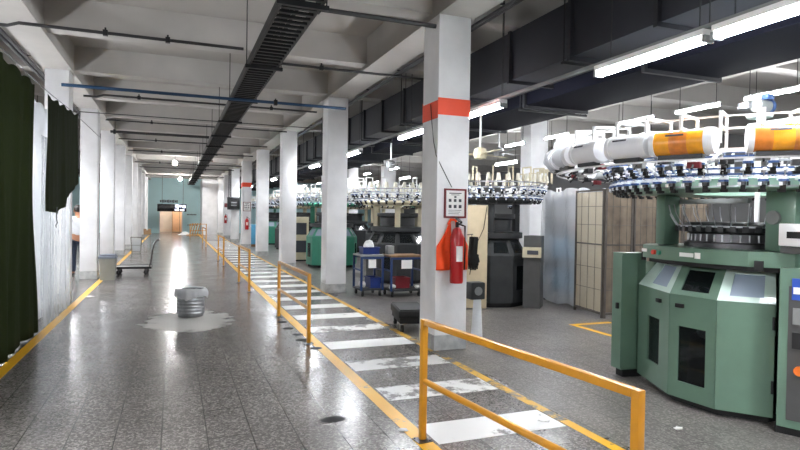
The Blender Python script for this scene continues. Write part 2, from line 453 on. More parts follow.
pipe('thick dark conduit ending at a box on the left beam', 17.2, 3.72, -1.6, .9, .035, 'conduit', (-1.5,))
pipe('thin conduit over the grey trolley', 19.65, 3.82, -1.6, 2.88, .018, 'conduit', (-.55,))
pipe('thin conduit over the far end of the crosswalk', 23.4, 3.84, -1.6, 2.88, .02, 'conduit', (-.45,))
pipe('thin rusty conduit over the small far bin', 27.4, 3.74, -1.6, 2.88, .02, 'conduit', (-.6,))
pipe('thin conduit high over the far rails', 31.2, 3.8, -1.6, 2.88, .022, 'conduit', ())
pipe('farthest thin conduit before the teal end wall', 37.5, 3.8, -1.6, 2.88, .025, 'conduit', ())
# long runs along Y
def longrun(name, label, x, z, y0, y1, r, m, cat='conduit', n=1, dx=.05):
    t = thing(name, label, cat, (x, 0, z))
    for i in range(n): mb(m).cyl((i * dx, y0, 0), (i * dx, y1, 0), r, seg=8).build('conduit_run', t)
    y = y0 + 1
    b = mb('black_metal')
    while y < y1: b.box((dx * (n - 1) / 2, y, r + .006), (dx * n + .03, .03, .012)); y += 1.6
    b.build('clip', t)
longrun('conduit_bundle', 'pair of dark conduits clipped along the long beam over the columns by the crosswalk', 3.39, 3.93, YB + .2, 45, .022, 'conduit', n=2)
longrun('conduit_bundle', 'pair of dark conduits running along the long beam over the curtains', -2.2, 3.938, YB + .2, 45, .025, 'conduit', n=2, dx=.07)

def duct(label, x0, x1, z0, z1, y0, y1, step, m='duct'):
    t = thing('air_duct', label, 'duct', ((x0 + x1) / 2, 0, z0))
    w = (x1 - x0) / 2; h = z1 - z0
    mb(m).span(-w, y0, 0, w, y1, h).build('duct_body', t, smooth=0)
    y = y0 + .4; fl = None; i = 0
    while y < y1:
        if fl is None:
            b = mb('duct_edge'); q = .045
            b.span(-w - q, -.025, -q, w + q, .025, -.001); b.span(-w - q, -.025, 0, -w - .001, .025, h); b.span(w + .001, -.025, 0, w + q, .025, h)
            fl = b.build('flange', t, (0, y, 0), smooth=0)
        else:
            c = fl.copy(); COL.objects.link(c); c.parent = t; c.location = (0, y, 0)
        if i % 2 == 0:
            b = mb('black_metal')
            for s in (-1, 1): b.cyl((s * (w + .06), .06, -.05), (s * (w + .06), .06, 4.46 - z0), .008, seg=6)
            b.span(-w - .08, .04, -.075, w + .08, .08, -.046); b.build('hanger', t, (0, y, 0))
        y += step; i += 1
duct('large black rectangular air duct hung above the row of bright tubes', 4.02, 4.62, 3.36, 3.98, -2.5, 44, 1.22)
duct('lower dark blue air duct hung over the green knitting machine', 4.95, 6.05, 3.30, 3.9, -2.5, 44, 2.4, 'duct_navy')
duct('black air duct hung in the left bay behind the curtains', -4.2, -3.4, 3.3, 3.9, -2.5, 44, 2.4)

def fixture_mesh():
    a = mb('tube_glow'); a.box((0, 0, 0), (.085, 1.18, .045), None, .012)
    h = mb('white_paint'); h.span(-.055, -.62, .024, .055, .62, .075, .008); h.use('grey_mid'); h.span(-.05, -.63, -.03, .05, -.6, .024); h.span(-.05, .6, -.03, .05, .63, .024)
    w = mb('conduit')
    for s in (-1, 1): w.cyl((0, s * .5, .075), (0, s * .5, 1.4), .006, seg=6)
    w.span(-.02, -.52, 1.38, .02, .52, 1.4)
    return a.mesh('tube'), h.mesh('housing'), w.mesh('hanger')
FX = fixture_mesh()
FXS = FX[0].copy(); FXS.materials[0] = MATS['tube_glow_strong']
def fixture(x, y, z, label, group, hung=True, s=1, glow=None):
    t = thing('fluorescent_light', label, 'light', (x, y, z), 0, group)
    for n, me in zip(('tube', 'housing', 'hanger'), (FXS if glow else FX[0], FX[1], FX[2])):
        o = bpy.data.objects.new(n, me); COL.objects.link(o); o.parent = t
        if n == 'hanger':
            k = (4.46 - z - .075 * s) / 1.325; o.scale = (1, s, k); o.location = (0 if hung else .045, 0, .075 * s - .075 * k)
        else: o.scale = (s * (.45 if n == 'housing' and s < 1 else 1), s, s)
MAINY = [-9.1, -7.5, -5.2, -3.9, -2.6, -1.3, 0, 1.31, 2.62, 3.93, 6.9, 9.2, 12.85, 16.6, 20.3, 24, 27.8, 31.5, 35.3, 39, 42.8]  # row carried on unseen behind the camera, tubes added to light camera-facing faces
mi = ['long bright tube running out over the knitting machine at the picture edge', 'long bright tube over the near knitting machine, farther along the same rail']
for i, y in enumerate(MAINY):
    lab = ('unseen bright tube behind the viewer on the rail over the machines' if y < 2 else
           mi[i - 8] if i < 10 else
           'bright tube on the rail hidden behind the orange banded column' if i == 10 else
           f'bright tube on the rail seen between columns, {ORD[i-11]} one past the orange banded column')
    fixture(3.82, y, 3.0, lab, 'tubes on the rail along the machine aisle', False)
t = thing('lighting_rail', 'thin grey rail carrying the row of bright tubes', 'rail', (3.82, 0, 3.078))
b = mb('grey_mid'); b.span(-.025, -9.8, .0, .025, 44, .03); b.build('rail_bar', t)
b = mb('conduit')
for y in range(0, 44, 3): b.cyl((.0, y + .3, .03), (0, y + .3, 1.38), .006, seg=6)
b.build('hanger', t)
R2Y = [-.6, 2.4, 5.1, 6.22, 7.4, 9.5, 11.0, 15.5, 18.5, 21.5, 25.5, 29.5, 33.5]
for i, y in enumerate(R2Y):
    fixture(7.0, y, 3.2, ('tube out of view over the second machine row' if i < 2 else f'thin far tube beyond the dark blue duct, {ORD[i-2]} of that row'), 'tubes beyond the dark blue duct', s=.62)
for i, y in enumerate([3, 6.5, 10.2, 13.2, 14.9, 19, 23, 27]):
    fixture(9.2 if i != 2 else 9.6, y, 3.2, f'small distant tube far behind the machines, {ORD[i]} of the farthest row', 'tubes of the farthest row', s=.98)
for i, y in enumerate([-8, -5, -2, 1, 3.2, 5.2, 7.2, 9.2, 11.2, 13.2, 15.5, 18.5, 21.3, 24.3, 27.3, 31, 35, 39]):  # unseen ones behind the camera added to light camera-facing faces
    fixture(-3.05, y, 2.75, ('tube in the left bay out of view behind the viewer' if i < 4 else f'tube hung in the left bay behind the curtains and columns, {ORD[i-4]} of that row'), 'tubes in the left bay', glow='tube_glow_strong')
for i, (x, y, l) in enumerate(((.35, 40.5, 'small bright round ceiling lamp beside the end of the cable tray'), (.02, 27.5, 'small round ceiling lamp nearer than the one at the tray end'))):
    t = thing('ceiling_lamp', l, 'lamp', (x, y, 3.86))
    mb('white_paint').lathe([(.0, .06), (.04, .05), (.05, 0), (.035, -.02), (0, -.02)], seg=20).build('lamp_body', t)
    mb('bulb_glow' if i else 'bulb_bright').lathe([(.03, -.02), (.07, -.04), (.095, -.09), (.085, -.14), (.05, -.175), (0, -.19)], seg=20).build('bulb', t)
    mb('conduit').cyl((0, 0, .055), (0, 0, .6), .008, seg=6).build('hanger', t)

# ---------------------------------------------------------------- rails
def railing(label, a, b_, hgt=.868, r=.026):
    a = Vector(a); b2 = Vector(b_); L = (b2 - a).length; ang = math.atan2(b2.y - a.y, b2.x - a.x)
    t = thing('guard_rail', label, 'railing', (a.x, a.y, 0), ang, 'yellow guard rails along the crosswalk')
    for x in (0, L):
        p = mb('yellow').box((x, 0, hgt / 2 + .006), (.044, .044, hgt - .012), None, .008).build('post', t)
        f = mb('steel_dark'); f.box((x, 0, .004), (.11, .11, .008)); 
        for q in (-1, 1): f.cyl((x + .04 * q, .04 * q, .008), (x + .04 * q, .04 * q, .016), .008, seg=6)
        f.build('base_plate', p)
    mb('yellow').box((L / 2, 0, hgt - .02), (L - .046, .042, .042), None, .008).build('top_rail', t)
    mb('yellow').cyl((.025, 0, .43), (L - .025, 0, .43), .021, seg=12).build('middle_rail', t)
railing('nearest yellow guard rail, running out at the bottom of the picture', (1.66, 3.74), (1.87, 1.93))
railing('second yellow guard rail, standing before the column with the blue trolleys behind', (1.52, 8.98), (1.56, 7.03))
railing('third yellow guard rail, by the grey monitor, its two posts close together', (1.40, 13.7), (1.43, 12.0))
railing('fourth yellow guard rail down the crosswalk', (1.38, 20.1), (1.40, 18.1))
railing('fifth yellow guard rail down the crosswalk, near the far extinguisher', (1.38, 31.4), (1.38, 28.0))
railing('farthest yellow guard rail, standing across the hall before the teal wall', (.95, 39), (1.95, 39.3))
# old anchor holes beside the second rail
hp = [(1.5, 8.55), (1.5, 8.05), (1.55, 7.6), (1.52, 7.25), (1.6, 6.75)]
for i, (x, y) in enumerate(hp):
    o = mb('rubber').lathe([(.0, .004), (.055, .0035), (.075, .0008)], (0, 0, 0), 14).build('anchor_patch', loc=(x, y, .0005))
    tag(o, f'dark anchor patch along the second yellow rail, {ORD[i]} from its far post', 'floor patch', 'anchor patches by the second rail')

o = mb('rubber').lathe([(.0, .003), (.05, .003), (.085, .0008)], (0, 0, 0), 12).build('oil_stain', loc=(1.17, 4.36, .0005)); o.scale = (1.2, .8, 1); tag(o, 'dark stain alone on the tiles left of the yellow line at the front', 'floor stain')
# ---------------------------------------------------------------- waste drum with bag
def drum():
    t = thing('waste_drum', 'ribbed metal waste drum with a white plastic bag folded over its rim', 'bin', (.25, 9.42, 0))
    prof = [(0, .01), (.185, .01), (.19, .03)]
    z = .05
    while z < .30: prof += [(.2, z), (.208, z + .02), (.2, z + .04)]; z += .05
    prof += [(.2, .42), (.19, .42), (.18, .03), (0, .03)]
    mb('galv').lathe(prof, seg=40).build('drum', t)
    def bag(u, v):
        a = 2 * pi * u
        n = .5 * sin(13 * a) + .35 * sin(23 * a + 1) + .4 * sin(7 * a + 2)
        if v < .4:
            k = v / .4; rr = .16 + .045 * k; z = .33 + .11 * k; return (rr * cos(a), rr * sin(a), z + .006 * n * k)
        k = (v - .4) / .6
        rr = .207 + .03 * sin(min(1, k * 1.3) * pi * .5) + .012 * n * k + .02 * max(0, cos(a - .3)) * sin(k * pi)
        z = .44 + .03 * sin(k * pi) * (1 - k) - (.135 + .02 * sin(3 * a + 1) + .012 * n) * k
        return (rr * cos(a), rr * sin(a), z)
    o = mb('bag_film').grid(bag, 72, 16).build('bag_liner', t, smooth=180)
    def inner(u, v):
        a = 2 * pi * u; rr = .165 * v; return (rr * cos(a), rr * sin(a), .3 + .05 * sin(6 * a) * v + .04 * (1 - v))
    mb('bag_film').grid(inner, 36, 6).build('bag_crumple', t, smooth=180)
drum()
# ---------------------------------------------------------------- left side: bin, trolley, far bin, box
def pedal_bin():
    t = thing('grey_bin', 'grey plastic bin with a darker lid beside the first visible column', 'bin', (-1.42, 14.95, 0))
    mb('grey_bin').prism([(-.15, -.13), (.15, -.13), (.15, .13), (-.15, .13)], 0, .5, [(-.18, -.16), (.18, -.16), (.18, .16), (-.18, .16)]).build('bin_body', t)
    b = mb('grey_lid'); b.span(-.195, -.175, .502, .195, .175, .56, .015); b.span(-.17, -.15, .56, .17, .15, .6, .02); b.build('lid', t)
pedal_bin()
def trolley():
    t = thing('platform_trolley', 'grey platform trolley with a tall curved push handle standing in the hall', 'trolley', (-.95, 16.2, 0))
    b = mb('grey_mid'); b.span(-.5, -.3, .17, .42, .3, .2, .01); b.use('rubber'); b.span(-.51, -.31, .155, .43, -.302, .21); b.span(-.51, .302, .155, .43, .31, .21); b.build('deck', t)
    for x in (-.33, .3):
        for y in (-.2, .2):
            w = mb('rubber').cyl((x, y - .02, .06), (x, y + .02, .06), .06, seg=20).build('caster', t)
            f = mb('steel_dark'); f.span(x - .03, y - .03, .125, x + .03, y + .03, .169); f.span(x - .012, y - .032, .05, x + .012, y - .024, .14); f.span(x - .012, y + .024, .05, x + .012, y + .032, .14); f.build('caster_fork', w)
    b = mb('steel_dark')
    pts = [(.38, 0, .2), (.41, 0, .35), (.44, 0, .6), (.47, 0, .76), (.53, 0, .85), (.6, 0, .88)]
    for y in (-.22, .22): b.tube([(x, y, z) for x, _, z in pts], .017, 8)
    b.cyl((.6, -.22, .88), (.6, .22, .88), .017, seg=10); b.cyl((.425, -.22, .45), (.425, .22, .45), .013, seg=8); b.build('push_handle', t)
trolley()
def far_basket():
    t = thing('wire_basket_bin', 'small pale basket standing by the left columns past the trolley', 'basket', (-1.35, 24.5, 0))
    b = mb('grey_bin')
    for sx in (-1, 1):
        for sy in (-1, 1): b.cyl((.15 * sx, .15 * sy, 0), (.19 * sx, .19 * sy, .62), .012, seg=6)
    for z in (.06, .3, .6):
        w = .15 + .04 * z / .62
        for s in (-1, 1): b.cyl((-w, s * w, z), (w, s * w, z), .009, seg=6); b.cyl((s * w, -w, z), (s * w, w, z), .009, seg=6)
    b.build('basket_frame', t)
    mb('white_sheet').prism([(-.13, -.13), (.13, -.13), (.13, .13), (-.13, .13)], .07, .56, [(-.165, -.165), (.165, -.165), (.165, .165), (-.165, .165)]).build('bag_liner', t)
far_basket()
def stack_box():
    t = thing('cardboard_box', 'small brown cardboard box on a stool near the end of the left columns', 'box', (-1.2, 30.5, 0))
    b = mb('grey_mid')
    for sx in (-1, 1):
        for sy in (-1, 1): b.cyl((.15 * sx, .15 * sy, 0), (.13 * sx, .13 * sy, .46), .014, seg=6)
    b.span(-.17, -.17, .46, .17, .17, .49); o = b.build('stool')
    o.location = (-1.2, 30.5, 0); tag(o, 'grey stool carrying the small brown box near the left columns', 'stool')
    mb('brown_card').span(-.16, -.14, .492, .16, .14, .76).build('carton', t)
    b = mb('paper'); b.span(-.03, -.143, .70, .03, .143, .763); b.build('packing_tape', t)
stack_box()

# ---------------------------------------------------------------- curtains on the left
def cloth(b, y0, y1, zt, zb, x, folds, amp, nu=90, nv=24, sag=0.0, toe=0.0, seed=0):
    def f(u, v):
        y = y0 + (y1 - y0) * u
        top = zt(u) if callable(zt) else zt; bot = zb(u) if callable(zb) else zb
        top -= sag * (sin(u * folds * pi) ** 2)
        k = .35 + .65 * v
        uu = u + .035 * sin(u * 11 + seed * 3) + .012 * sin(v * 4 + u * 23)
        w = amp * k * (sin(uu * folds * 2 * pi + seed) * (.6 + .5 * sin(u * 9 + seed * 2)) + .5 * sin(uu * folds * 1.37 * pi + 2 * seed + v * .8) + .35 * sin(uu * folds * 5.1 * pi + v * 1.5 + seed) + .3 * sin(u * 17 + v * 3 + seed))
        return (x + w + toe * max(0, v - .9) * 10 * (.6 + .4 * sin(u * 23 + seed)), y + .04 * sin(v * 5 + u * 9), top + (bot - top) * v)
    return b.grid(f, nu, nv)
def solid(o, th=.004):
    m = o.modifiers.new('thickness', 'SOLIDIFY'); m.thickness = th; m.offset = 0; return o
o = cloth(mb('dark_cloth'), 4.9, 8.6, 3.2, .015, -1.66, 7, .042, nu=200, sag=.05, seed=.4).build('dark_curtain', smooth=180)
tag(solid(o), 'tall dark green curtain reaching the floor at the picture edge', 'curtain')
o = cloth(mb('white_sheet'), 8.3, 10.85, 3.16, .012, -1.83, 5, .03, nu=40, sag=.03, seed=1.2).build('white_sheet_curtain', smooth=180)
tag(solid(o, .003), 'white sheet curtain hanging between the two dark curtains', 'curtain')
o = cloth(mb('dark_cloth_black'), 8.75, 11.2, lambda u: 3.12 + .12 * u, lambda u: 1.55 + (.22 * (u - .3) if u > .3 else .0) + .5 * max(0, u - .3) ** 1.5 + .12 * abs(u - .3), -1.553, 4, .02, nu=90, sag=.04, seed=2.1).build('dark_curtain', smooth=180)
tag(solid(o), 'shorter blackish curtain with a slanting lower hem over the plastic sheet', 'curtain')
o = cloth(mb('clear_film'), 8.86, 11.17, 2.6, .012, -1.647, 6, .02, nu=110, nv=40, toe=.03, seed=3.3).build('plastic_sheet', smooth=180)
tag(o, 'clear crumpled plastic sheet hanging to the floor below the blackish curtain', 'plastic sheet')
t = thing('curtain_wire', 'thin wire line that the curtains hang from', 'wire', (-1.645, 0, 3.23))
mb('steel_dark').tube([(0, 3.0, .02), (0, 6, .0), (0.0, 9, -.0), (.02, 11.2, .05), (.0, 15.15, .1)], .006, 6).build('wire_run', t)
b = mb('steel_dark'); b.tube([(0, 0, 1.58 + .06), (0, 0, 1.46), (.012, 0, 1.43), (-.012, 0, 1.39), (0, .01, 1.36)], .007, 6)
o = b.build('hanging_hook', loc=(-1.50, 9.1, 0)); tag(o, 'small metal hook hanging at the hem of the blackish curtain', 'hook')

# ---------------------------------------------------------------- person (partly hidden by a column)
def skin_fig(name, pts, edges, m, parent, lvl=2):
    me = bpy.data.meshes.new(name); me.from_pydata([p[:3] for p in pts], edges, []); me.materials.append(MATS[m])
    o = bpy.data.objects.new(name, me); COL.objects.link(o); o.parent = parent
    md = o.modifiers.new('skin', 'SKIN'); md.use_smooth_shade = True
    for i, p in enumerate(pts):
        r = p[3]; me.skin_vertices[0].data[i].radius = r if isinstance(r, tuple) else (r, r)
    me.skin_vertices[0].data[0].use_root = True
    sd = o.modifiers.new('sub', 'SUBSURF'); sd.levels = lvl; sd.render_levels = lvl
    return o
def person():
    t = thing('person', 'person in a light shirt and dark jeans standing behind the plastic sheet by a column', 'person', (-2.19, 16.05, 0), radians(200))
    J = [(0, 0, .92, (.15, .10)), (0, 0, 1.08, (.135, .095)), (0, .0, 1.27, (.165, .105)), (0, .0, 1.39, (.13, .075)), (0, -.01, 1.46, .052), (0, -.02, 1.53, .07), (0, -.025, 1.60, .082), (0, -.02, 1.67, .055)]
    E_ = [(i, i + 1) for i in range(7)]
    for s in (-1, 1):
        b0 = len(J); J += [(s * .17, 0, 1.37, .058), (s * .23, .01, 1.13, .045), (s * .22, -.12, .93, .035), (s * .215, -.19, .88, (.032, .02))]; E_ += [(3, b0), (b0, b0 + 1), (b0 + 1, b0 + 2), (b0 + 2, b0 + 3)]
        for q in range(5):
            f0 = len(J); fx = s * (.215 + (q - 2) * .012)
            J += [(fx, -.235, .85 + (.02 if q in (0, 4) else 0), .009), (fx - s * .004, -.255, .82, .008)]; E_ += [(b0 + 3, f0), (f0, f0 + 1)]
        b1 = len(J); J += [(s * .09, 0, .86, .085), (s * .1, -.01, .48, .058), (s * .1, .02, .1, .04), (s * .105, -.12, .04, (.035, .028))]; E_ += [(0, b1), (b1, b1 + 1), (b1 + 1, b1 + 2), (b1 + 2, b1 + 3)]
    skin_fig('body', J, E_, 'skin', t)
    sh = [(0, 0, .95, (.17, .12)), (0, 0, 1.1, (.155, .115)), (0, 0, 1.27, (.185, .125)), (0, 0, 1.40, (.12, .085)), (-.18, 0, 1.375, .07), (-.235, .01, 1.14, .06), (-.225, -.1, .97, .05), (.18, 0, 1.375, .07), (.235, .01, 1.14, .06), (.225, -.1, .97, .05)]
    skin_fig('shirt', sh, [(0, 1), (1, 2), (2, 3), (3, 4), (4, 5), (5, 6), (3, 7), (7, 8), (8, 9)], 'shirt', t)
    tr = [(0, 0, .95, (.165, .115)), (-.09, 0, .85, .1), (-.1, -.01, .48, .075), (-.1, .02, .09, .062), (.09, 0, .85, .1), (.1, -.01, .48, .075), (.1, .02, .09, .062)]
    skin_fig('trousers', tr, [(0, 1), (1, 2), (2, 3), (0, 4), (4, 5), (5, 6)], 'jeans', t)
    hb = mb('hair')
    hb.blob((0, .008, 1.645), .098, (.95, 1.05, 1.0), .04, 3)
    hb.build('hair', t)
    fc = mb('skin'); fc.cyl((0, -.1, 1.595), (0, -.125, 1.575), .014, .018, 8); fc.blob((-.082, -.01, 1.59), .022, (.5, 1, 1.4), 0, 2); fc.blob((.082, -.01, 1.59), .022, (.5, 1, 1.4), 0, 2)
    fc.use('ink'); fc.blob((-.03, -.095, 1.61), .009, (1, .6, .6), 0, 1); fc.blob((.03, -.095, 1.61), .009, (1, .6, .6), 0, 1)
    fc.use('red_dull'); fc.blob((0, -.1, 1.55), .018, (1.2, .5, .3), 0, 2); fc.build('face', t)
    for s in (-1, 1):
        o = mb('shoe').blob((s * .103, -.06, .045), .06, (.75, 2.1, .72), .02, 3).build('shoe', t)
person()

# ---------------------------------------------------------------- end wall things
t = thing('led_display', 'black scrolling LED display hung over the far doorway', 'display', (-.2, 44.6, 1.63))
mb('screen').span(-.92, -.06, 0, 1.03, .06, .54, .02).build('screen_case', t)
b = mb('led_text')
for x, z, w, h in ((.32, .34, .2, .18), (.6, .36, .16, .16), (.82, .3, .2, .22), (.3, .1, .26, .14), (.64, .1, .3, .12), (.45, .25, .1, .3)): b.span(x - .05, -.068, z - .03, x + w - .06, -.061, z + h - .05)
b.build('lit_characters', t)
b = mb('conduit')
for x in (-.6, .8): b.cyl((x, 0, .54), (x, 0, 2.83), .012, seg=6)
b.build('hanger', t)
t = thing('wall_sign', 'dark raised lettering high on the teal end wall', 'sign', (-.95, YE - .02, 2.3))
b = mb('ink')
for i in range(11): b.box((.115 * i, 0, .1), (.085, .03, .17 + .03 * (i % 3)))
b.build('letters', t, smooth=0)
for i, (x, z, l) in enumerate(((.95, 1.42, 'upper thin dark strip of writing on the teal wall right of the doorway'), (1.0, .62, 'lower thin dark strip of writing on the teal wall right of the doorway'))):
    t = thing('wall_notice', l, 'notice', (x, YE - .015, z))
    b = mb('ink')
    for q in range(7): b.box((.1 * q, 0, 0), (.07, .02, .09))
    b.build('lettering', t, smooth=0)
t = thing('hall_cabinet', 'tall orange brown cabinet seen through the far doorway', 'cabinet', (.05, YE + 1.9, 0))
mb('wood').span(-.2, -.25, 0, .9, .25, 1.9, .01).build('cabinet_body', t); b = mb('peach'); b.span(-.17, -.27, .05, .34, -.252, 1.85); b.build('cabinet_door', t); b = mb('peach'); b.span(.37, -.27, .05, .87, -.252, 1.85); b.build('cabinet_door', t)
t = thing('door_light', 'warm lamp lighting the room past the far doorway', 'lamp', (-.2, YE + 1.0, 2.9)); mb('lamp_glow').span(-.6, -.1, 0, .6, .1, .05).build('lamp_tube', t); mb('white_paint').span(-.62, -.12, .051, .62, .12, .29).build('lamp_housing', t)
o = mb('lint').grid(lambda u, v: (.25 + 1.0 * u, 43.2 + .8 * v, .01 + .16 * sin(pi * u) * sin(pi * v) * (1 + .4 * sin(9 * u + 7 * v))), 20, 14).build('white_cloth_heap', smooth=180)
tag(o, 'low heap of white cloth on the floor in front of the far doorway', 'cloth')
t = thing('yellow_stack_trolley', 'cluster of yellow bars on a low frame near the teal wall', 'trolley', (1.3, 41.5, 0))
b = mb('yellow')
for i in range(4): b.box((.16 * i - .2, .1 * i, .48), (.05, .05, .8), (0, .25, 0))
b.build('bar', t); b = mb('yellow'); b.span(-.5, -.25, .04, .6, .5, .085); b.build('low_frame', t)
# far extinguishers and column kit
def small_ext(label, x, y, z, back=.0865):
    t = thing('fire_extinguisher', label, 'fire extinguisher', (x, y, z))
    b = mb('red'); b.lathe([(0, 0), (.075, 0), (.08, .02), (.08, .42), (.05, .49), (.02, .51), (0, .51)], seg=20); b.build('cylinder', t)
    b = mb('black_metal'); b.cyl((0, 0, .51), (0, 0, .56), .02, seg=10); b.box((0, -.04, .575), (.025, .14, .02), (.3, 0, 0)); b.build('valve', t)
    b = mb('rubber'); b.tube([(.02, 0, .54), (.1, -.01, .52), (.105, -.01, .3), (.1, -.01, .12)], .011, 6); b.build('hose', t)
    b = mb('paper'); b.lathe([(.0815, .2), (.0815, .34)], seg=8, a0=-2.1, a1=-1.0); b.build('label_sticker', t)
    b = mb('steel_dark'); b.box((0, (.0805 + back) / 2, .3), (.024, back - .0805, .08)); b.build('bracket', t)
    return t
small_ext('small far red extinguisher on the column near the teal wall', 3.0, 37.7 - .09, .95)
o = mb('sign_red').span(2.93, 37.7 - .012, 1.95, 3.15, 37.7 - .001, 2.2).build('extinguisher_sign'); tag(o, 'small red sign above the far extinguisher near the teal wall', 'sign')
small_ext('red extinguisher on the distant orange banded column, under a framed notice', 3.1, COLY[4] - .089, .85)
o = mb('red').span(2.95, COLY[4] - .2, .8, 3.28, COLY[4] - .19, 1.45).build('red_cover')
bpy.data.objects.remove(o)

def band(label, y):
    b = mb('orange_tape'); x0, x1, y0, y1, q = 2.885, 3.305, y, y + .45, .003
    b.span(x0 - q, y0 - q, 2.80, x1 + q, y0 - .0002, 3.0); b.span(x0 - q, y1 + .0002, 2.80, x1 + q, y1 + q, 3.0)
    b.span(x0 - q, y0, 2.76, x0 - .0002, y1, 2.97); b.span(x1 + .0002, y0, 2.8, x1 + q, y1, 3.0)
    o = b.build('warning_band', smooth=0); tag(o, label, 'band')
band('bright orange warning band wrapped around the nearest column', COLY[0]); band('small orange warning band around a distant column above its extinguisher', COLY[4])

def notice(label, x, y, z, w, h):
    t = thing('framed_notice', label, 'notice', (x, y, z))
    b = mb('sign_red'); f = .022
    b.span(-w / 2, -.02, -h / 2, -w / 2 + f, -.001, h / 2); b.span(w / 2 - f, -.02, -h / 2, w / 2, -.001, h / 2); b.span(-w / 2 + f, -.02, h / 2 - f, w / 2 - f, -.001, h / 2); b.span(-w / 2 + f, -.02, -h / 2, w / 2 - f, -.001, -h / 2 + f)
    b.build('frame', t, smooth=0)
    mb('paper').span(-w / 2 + f, -.012, -h / 2 + f, w / 2 - f, -.002, h / 2 - f).build('notice_sheet', t, smooth=0)
    b = mb('ink'); W = w - 2 * f
    b.span(-W * .33, -.0135, h * .33, W * .33, -.0122, h * .36); b.span(-W * .22, -.0135, h * .28, W * .22, -.0122, h * .30)
    for i in range(3):
        x = W * (-.27 + .27 * i)
        b.span(x - W * .08, -.0135, h * .05, x + W * .06, -.0122, h * .15); b.span(x - W * .08, -.0135, -h * .16, x + W * .07, -.0122, -h * .05)
    b.span(-W * .06, -.0135, h * .19, W * .06, -.0122, h * .25)
    for i in range(3): b.span(-W * .36, -.0135, -h * (.24 + .06 * i), W * (.34 - .07 * i), -.0122, -h * (.225 + .06 * i))
    b.build('printed_symbols', t, smooth=0)
Y1 = COLY[0]
notice('framed instruction notice with a dark red border on the nearest column', 3.125, Y1, 1.755, .29, .35)
notice('small framed notice on the distant orange banded column', 3.1, COLY[4], 1.9, .34, .42)

# ---------------------------------------------------------------- extinguisher kit on nearest column
t = small_ext('large red extinguisher hung on the nearest column in front of an orange vest', 3.085, Y1 - .15, .82, .148)
t.scale = (.98, 1.0, 1.28)
def vest():
    t = thing('safety_vest', 'orange safety vest hung behind the extinguisher on the nearest column', 'vest', (3.09, Y1 - .014, 0))
    def half(s):
        b = mb('orange_vest')
        def f(u, v):
            w = .035 + .135 * min(1, v * 2.2); x = s * (.03 + w * u * 1.05); z = 1.52 - .56 * v - .04 * u * (1 - v)
            return (x, -.012 - .012 * sin(u * 7 + v * 4) - .01 * sin(v * 9), z)
        return b.grid(f, 14, 22)
    for s in (-1, 1): solid(half(s).build('vest_front', t, smooth=180), .006)
    b = mb('orange_vest'); b.tube([(-.06, -.012, 1.5), (-.03, -.014, 1.56), (.03, -.014, 1.56), (.06, -.012, 1.5)], .016, 8); b.build('collar', t)
    b = mb('white_plastic'); b.blob((.1, -.045, 1.49), .032, (1.3, .5, 1), .2, 2); b.build('tied_bag', t)
vest()
t = thing('glove_pair', 'black rubber gloves hanging beside the extinguisher on the nearest column', 'gloves', (3.34, Y1 - .04, 0.05))
for i, x in enumerate((0, .035)):
    b = mb('rubber'); b.box((x, -.02 * i, 1.2), (.07, .03, .22), (0, .06, 0), .012); b.box((x + .005, -.02 * i, 1.03), (.09, .035, .14), None, .014)
    for q in range(4): b.cyl((x - .03 + .022 * q, -.02 * i, .98), (x - .03 + .022 * q, -.02 * i, .90 + .012 * abs(q - 1.5)), .011, .009, 8)
    b.cyl((x + .045, -.02 * i, 1.06), (x + .062, -.02 * i, 1.0), .011, .009, 8); b.build('glove', t)
b = mb('steel_dark'); b.cyl((-.04, .038, 1.33), (0, -.03, 1.34), .006, seg=6); b.cyl((0, -.0, 1.31), (0, 0, 1.34), .004, seg=6); b.build('hook', t)
# cable down the column
t = thing('column_cable', 'thin dark cable sagging down the face of the nearest column', 'cable', (0, 0, 0))
b = mb('rubber'); b.tube([(2.877, Y1 + .2, 2.95), (2.877, Y1 + .15, 2.7), (2.877, Y1 + .1, 2.5), (2.878, Y1 + .02, 2.32), (2.93, Y1 - .007, 2.2), (3.0, Y1 - .007, 2.08), (3.08, Y1 - .007, 1.945)], .0045, 6); b.build('cable_run', t)
# monitor + pipes on far column
t = thing('wall_monitor', 'black box monitor fixed to a far column beside the crosswalk', 'monitor', (3.0, COLY[5] - .16, 1.78))
mb('black_metal').span(-.34, -.14, 0, .3, .15, .66, .02).build('monitor_case', t); b = mb('screen'); b.span(-.27, -.147, .08, .23, -.141, .58); b.use('grey_mid'); b.span(-.16, -.152, .2, .13, -.148, .26); b.span(-.16, -.152, .34, .13, -.148, .42); b.build('monitor_screen', t)
for i, x in enumerate((2.74, 2.83)):
    o = mb('conduit').cyl((x, COLY[5] - .1, 2.46 if i else 2.4), (x, COLY[5] - .1, 3.95), .03, seg=10).build('vertical_pipe'); tag(o, ['outer', 'inner'][i] + ' dark pipe dropping from the ceiling to the black monitor', 'pipe')

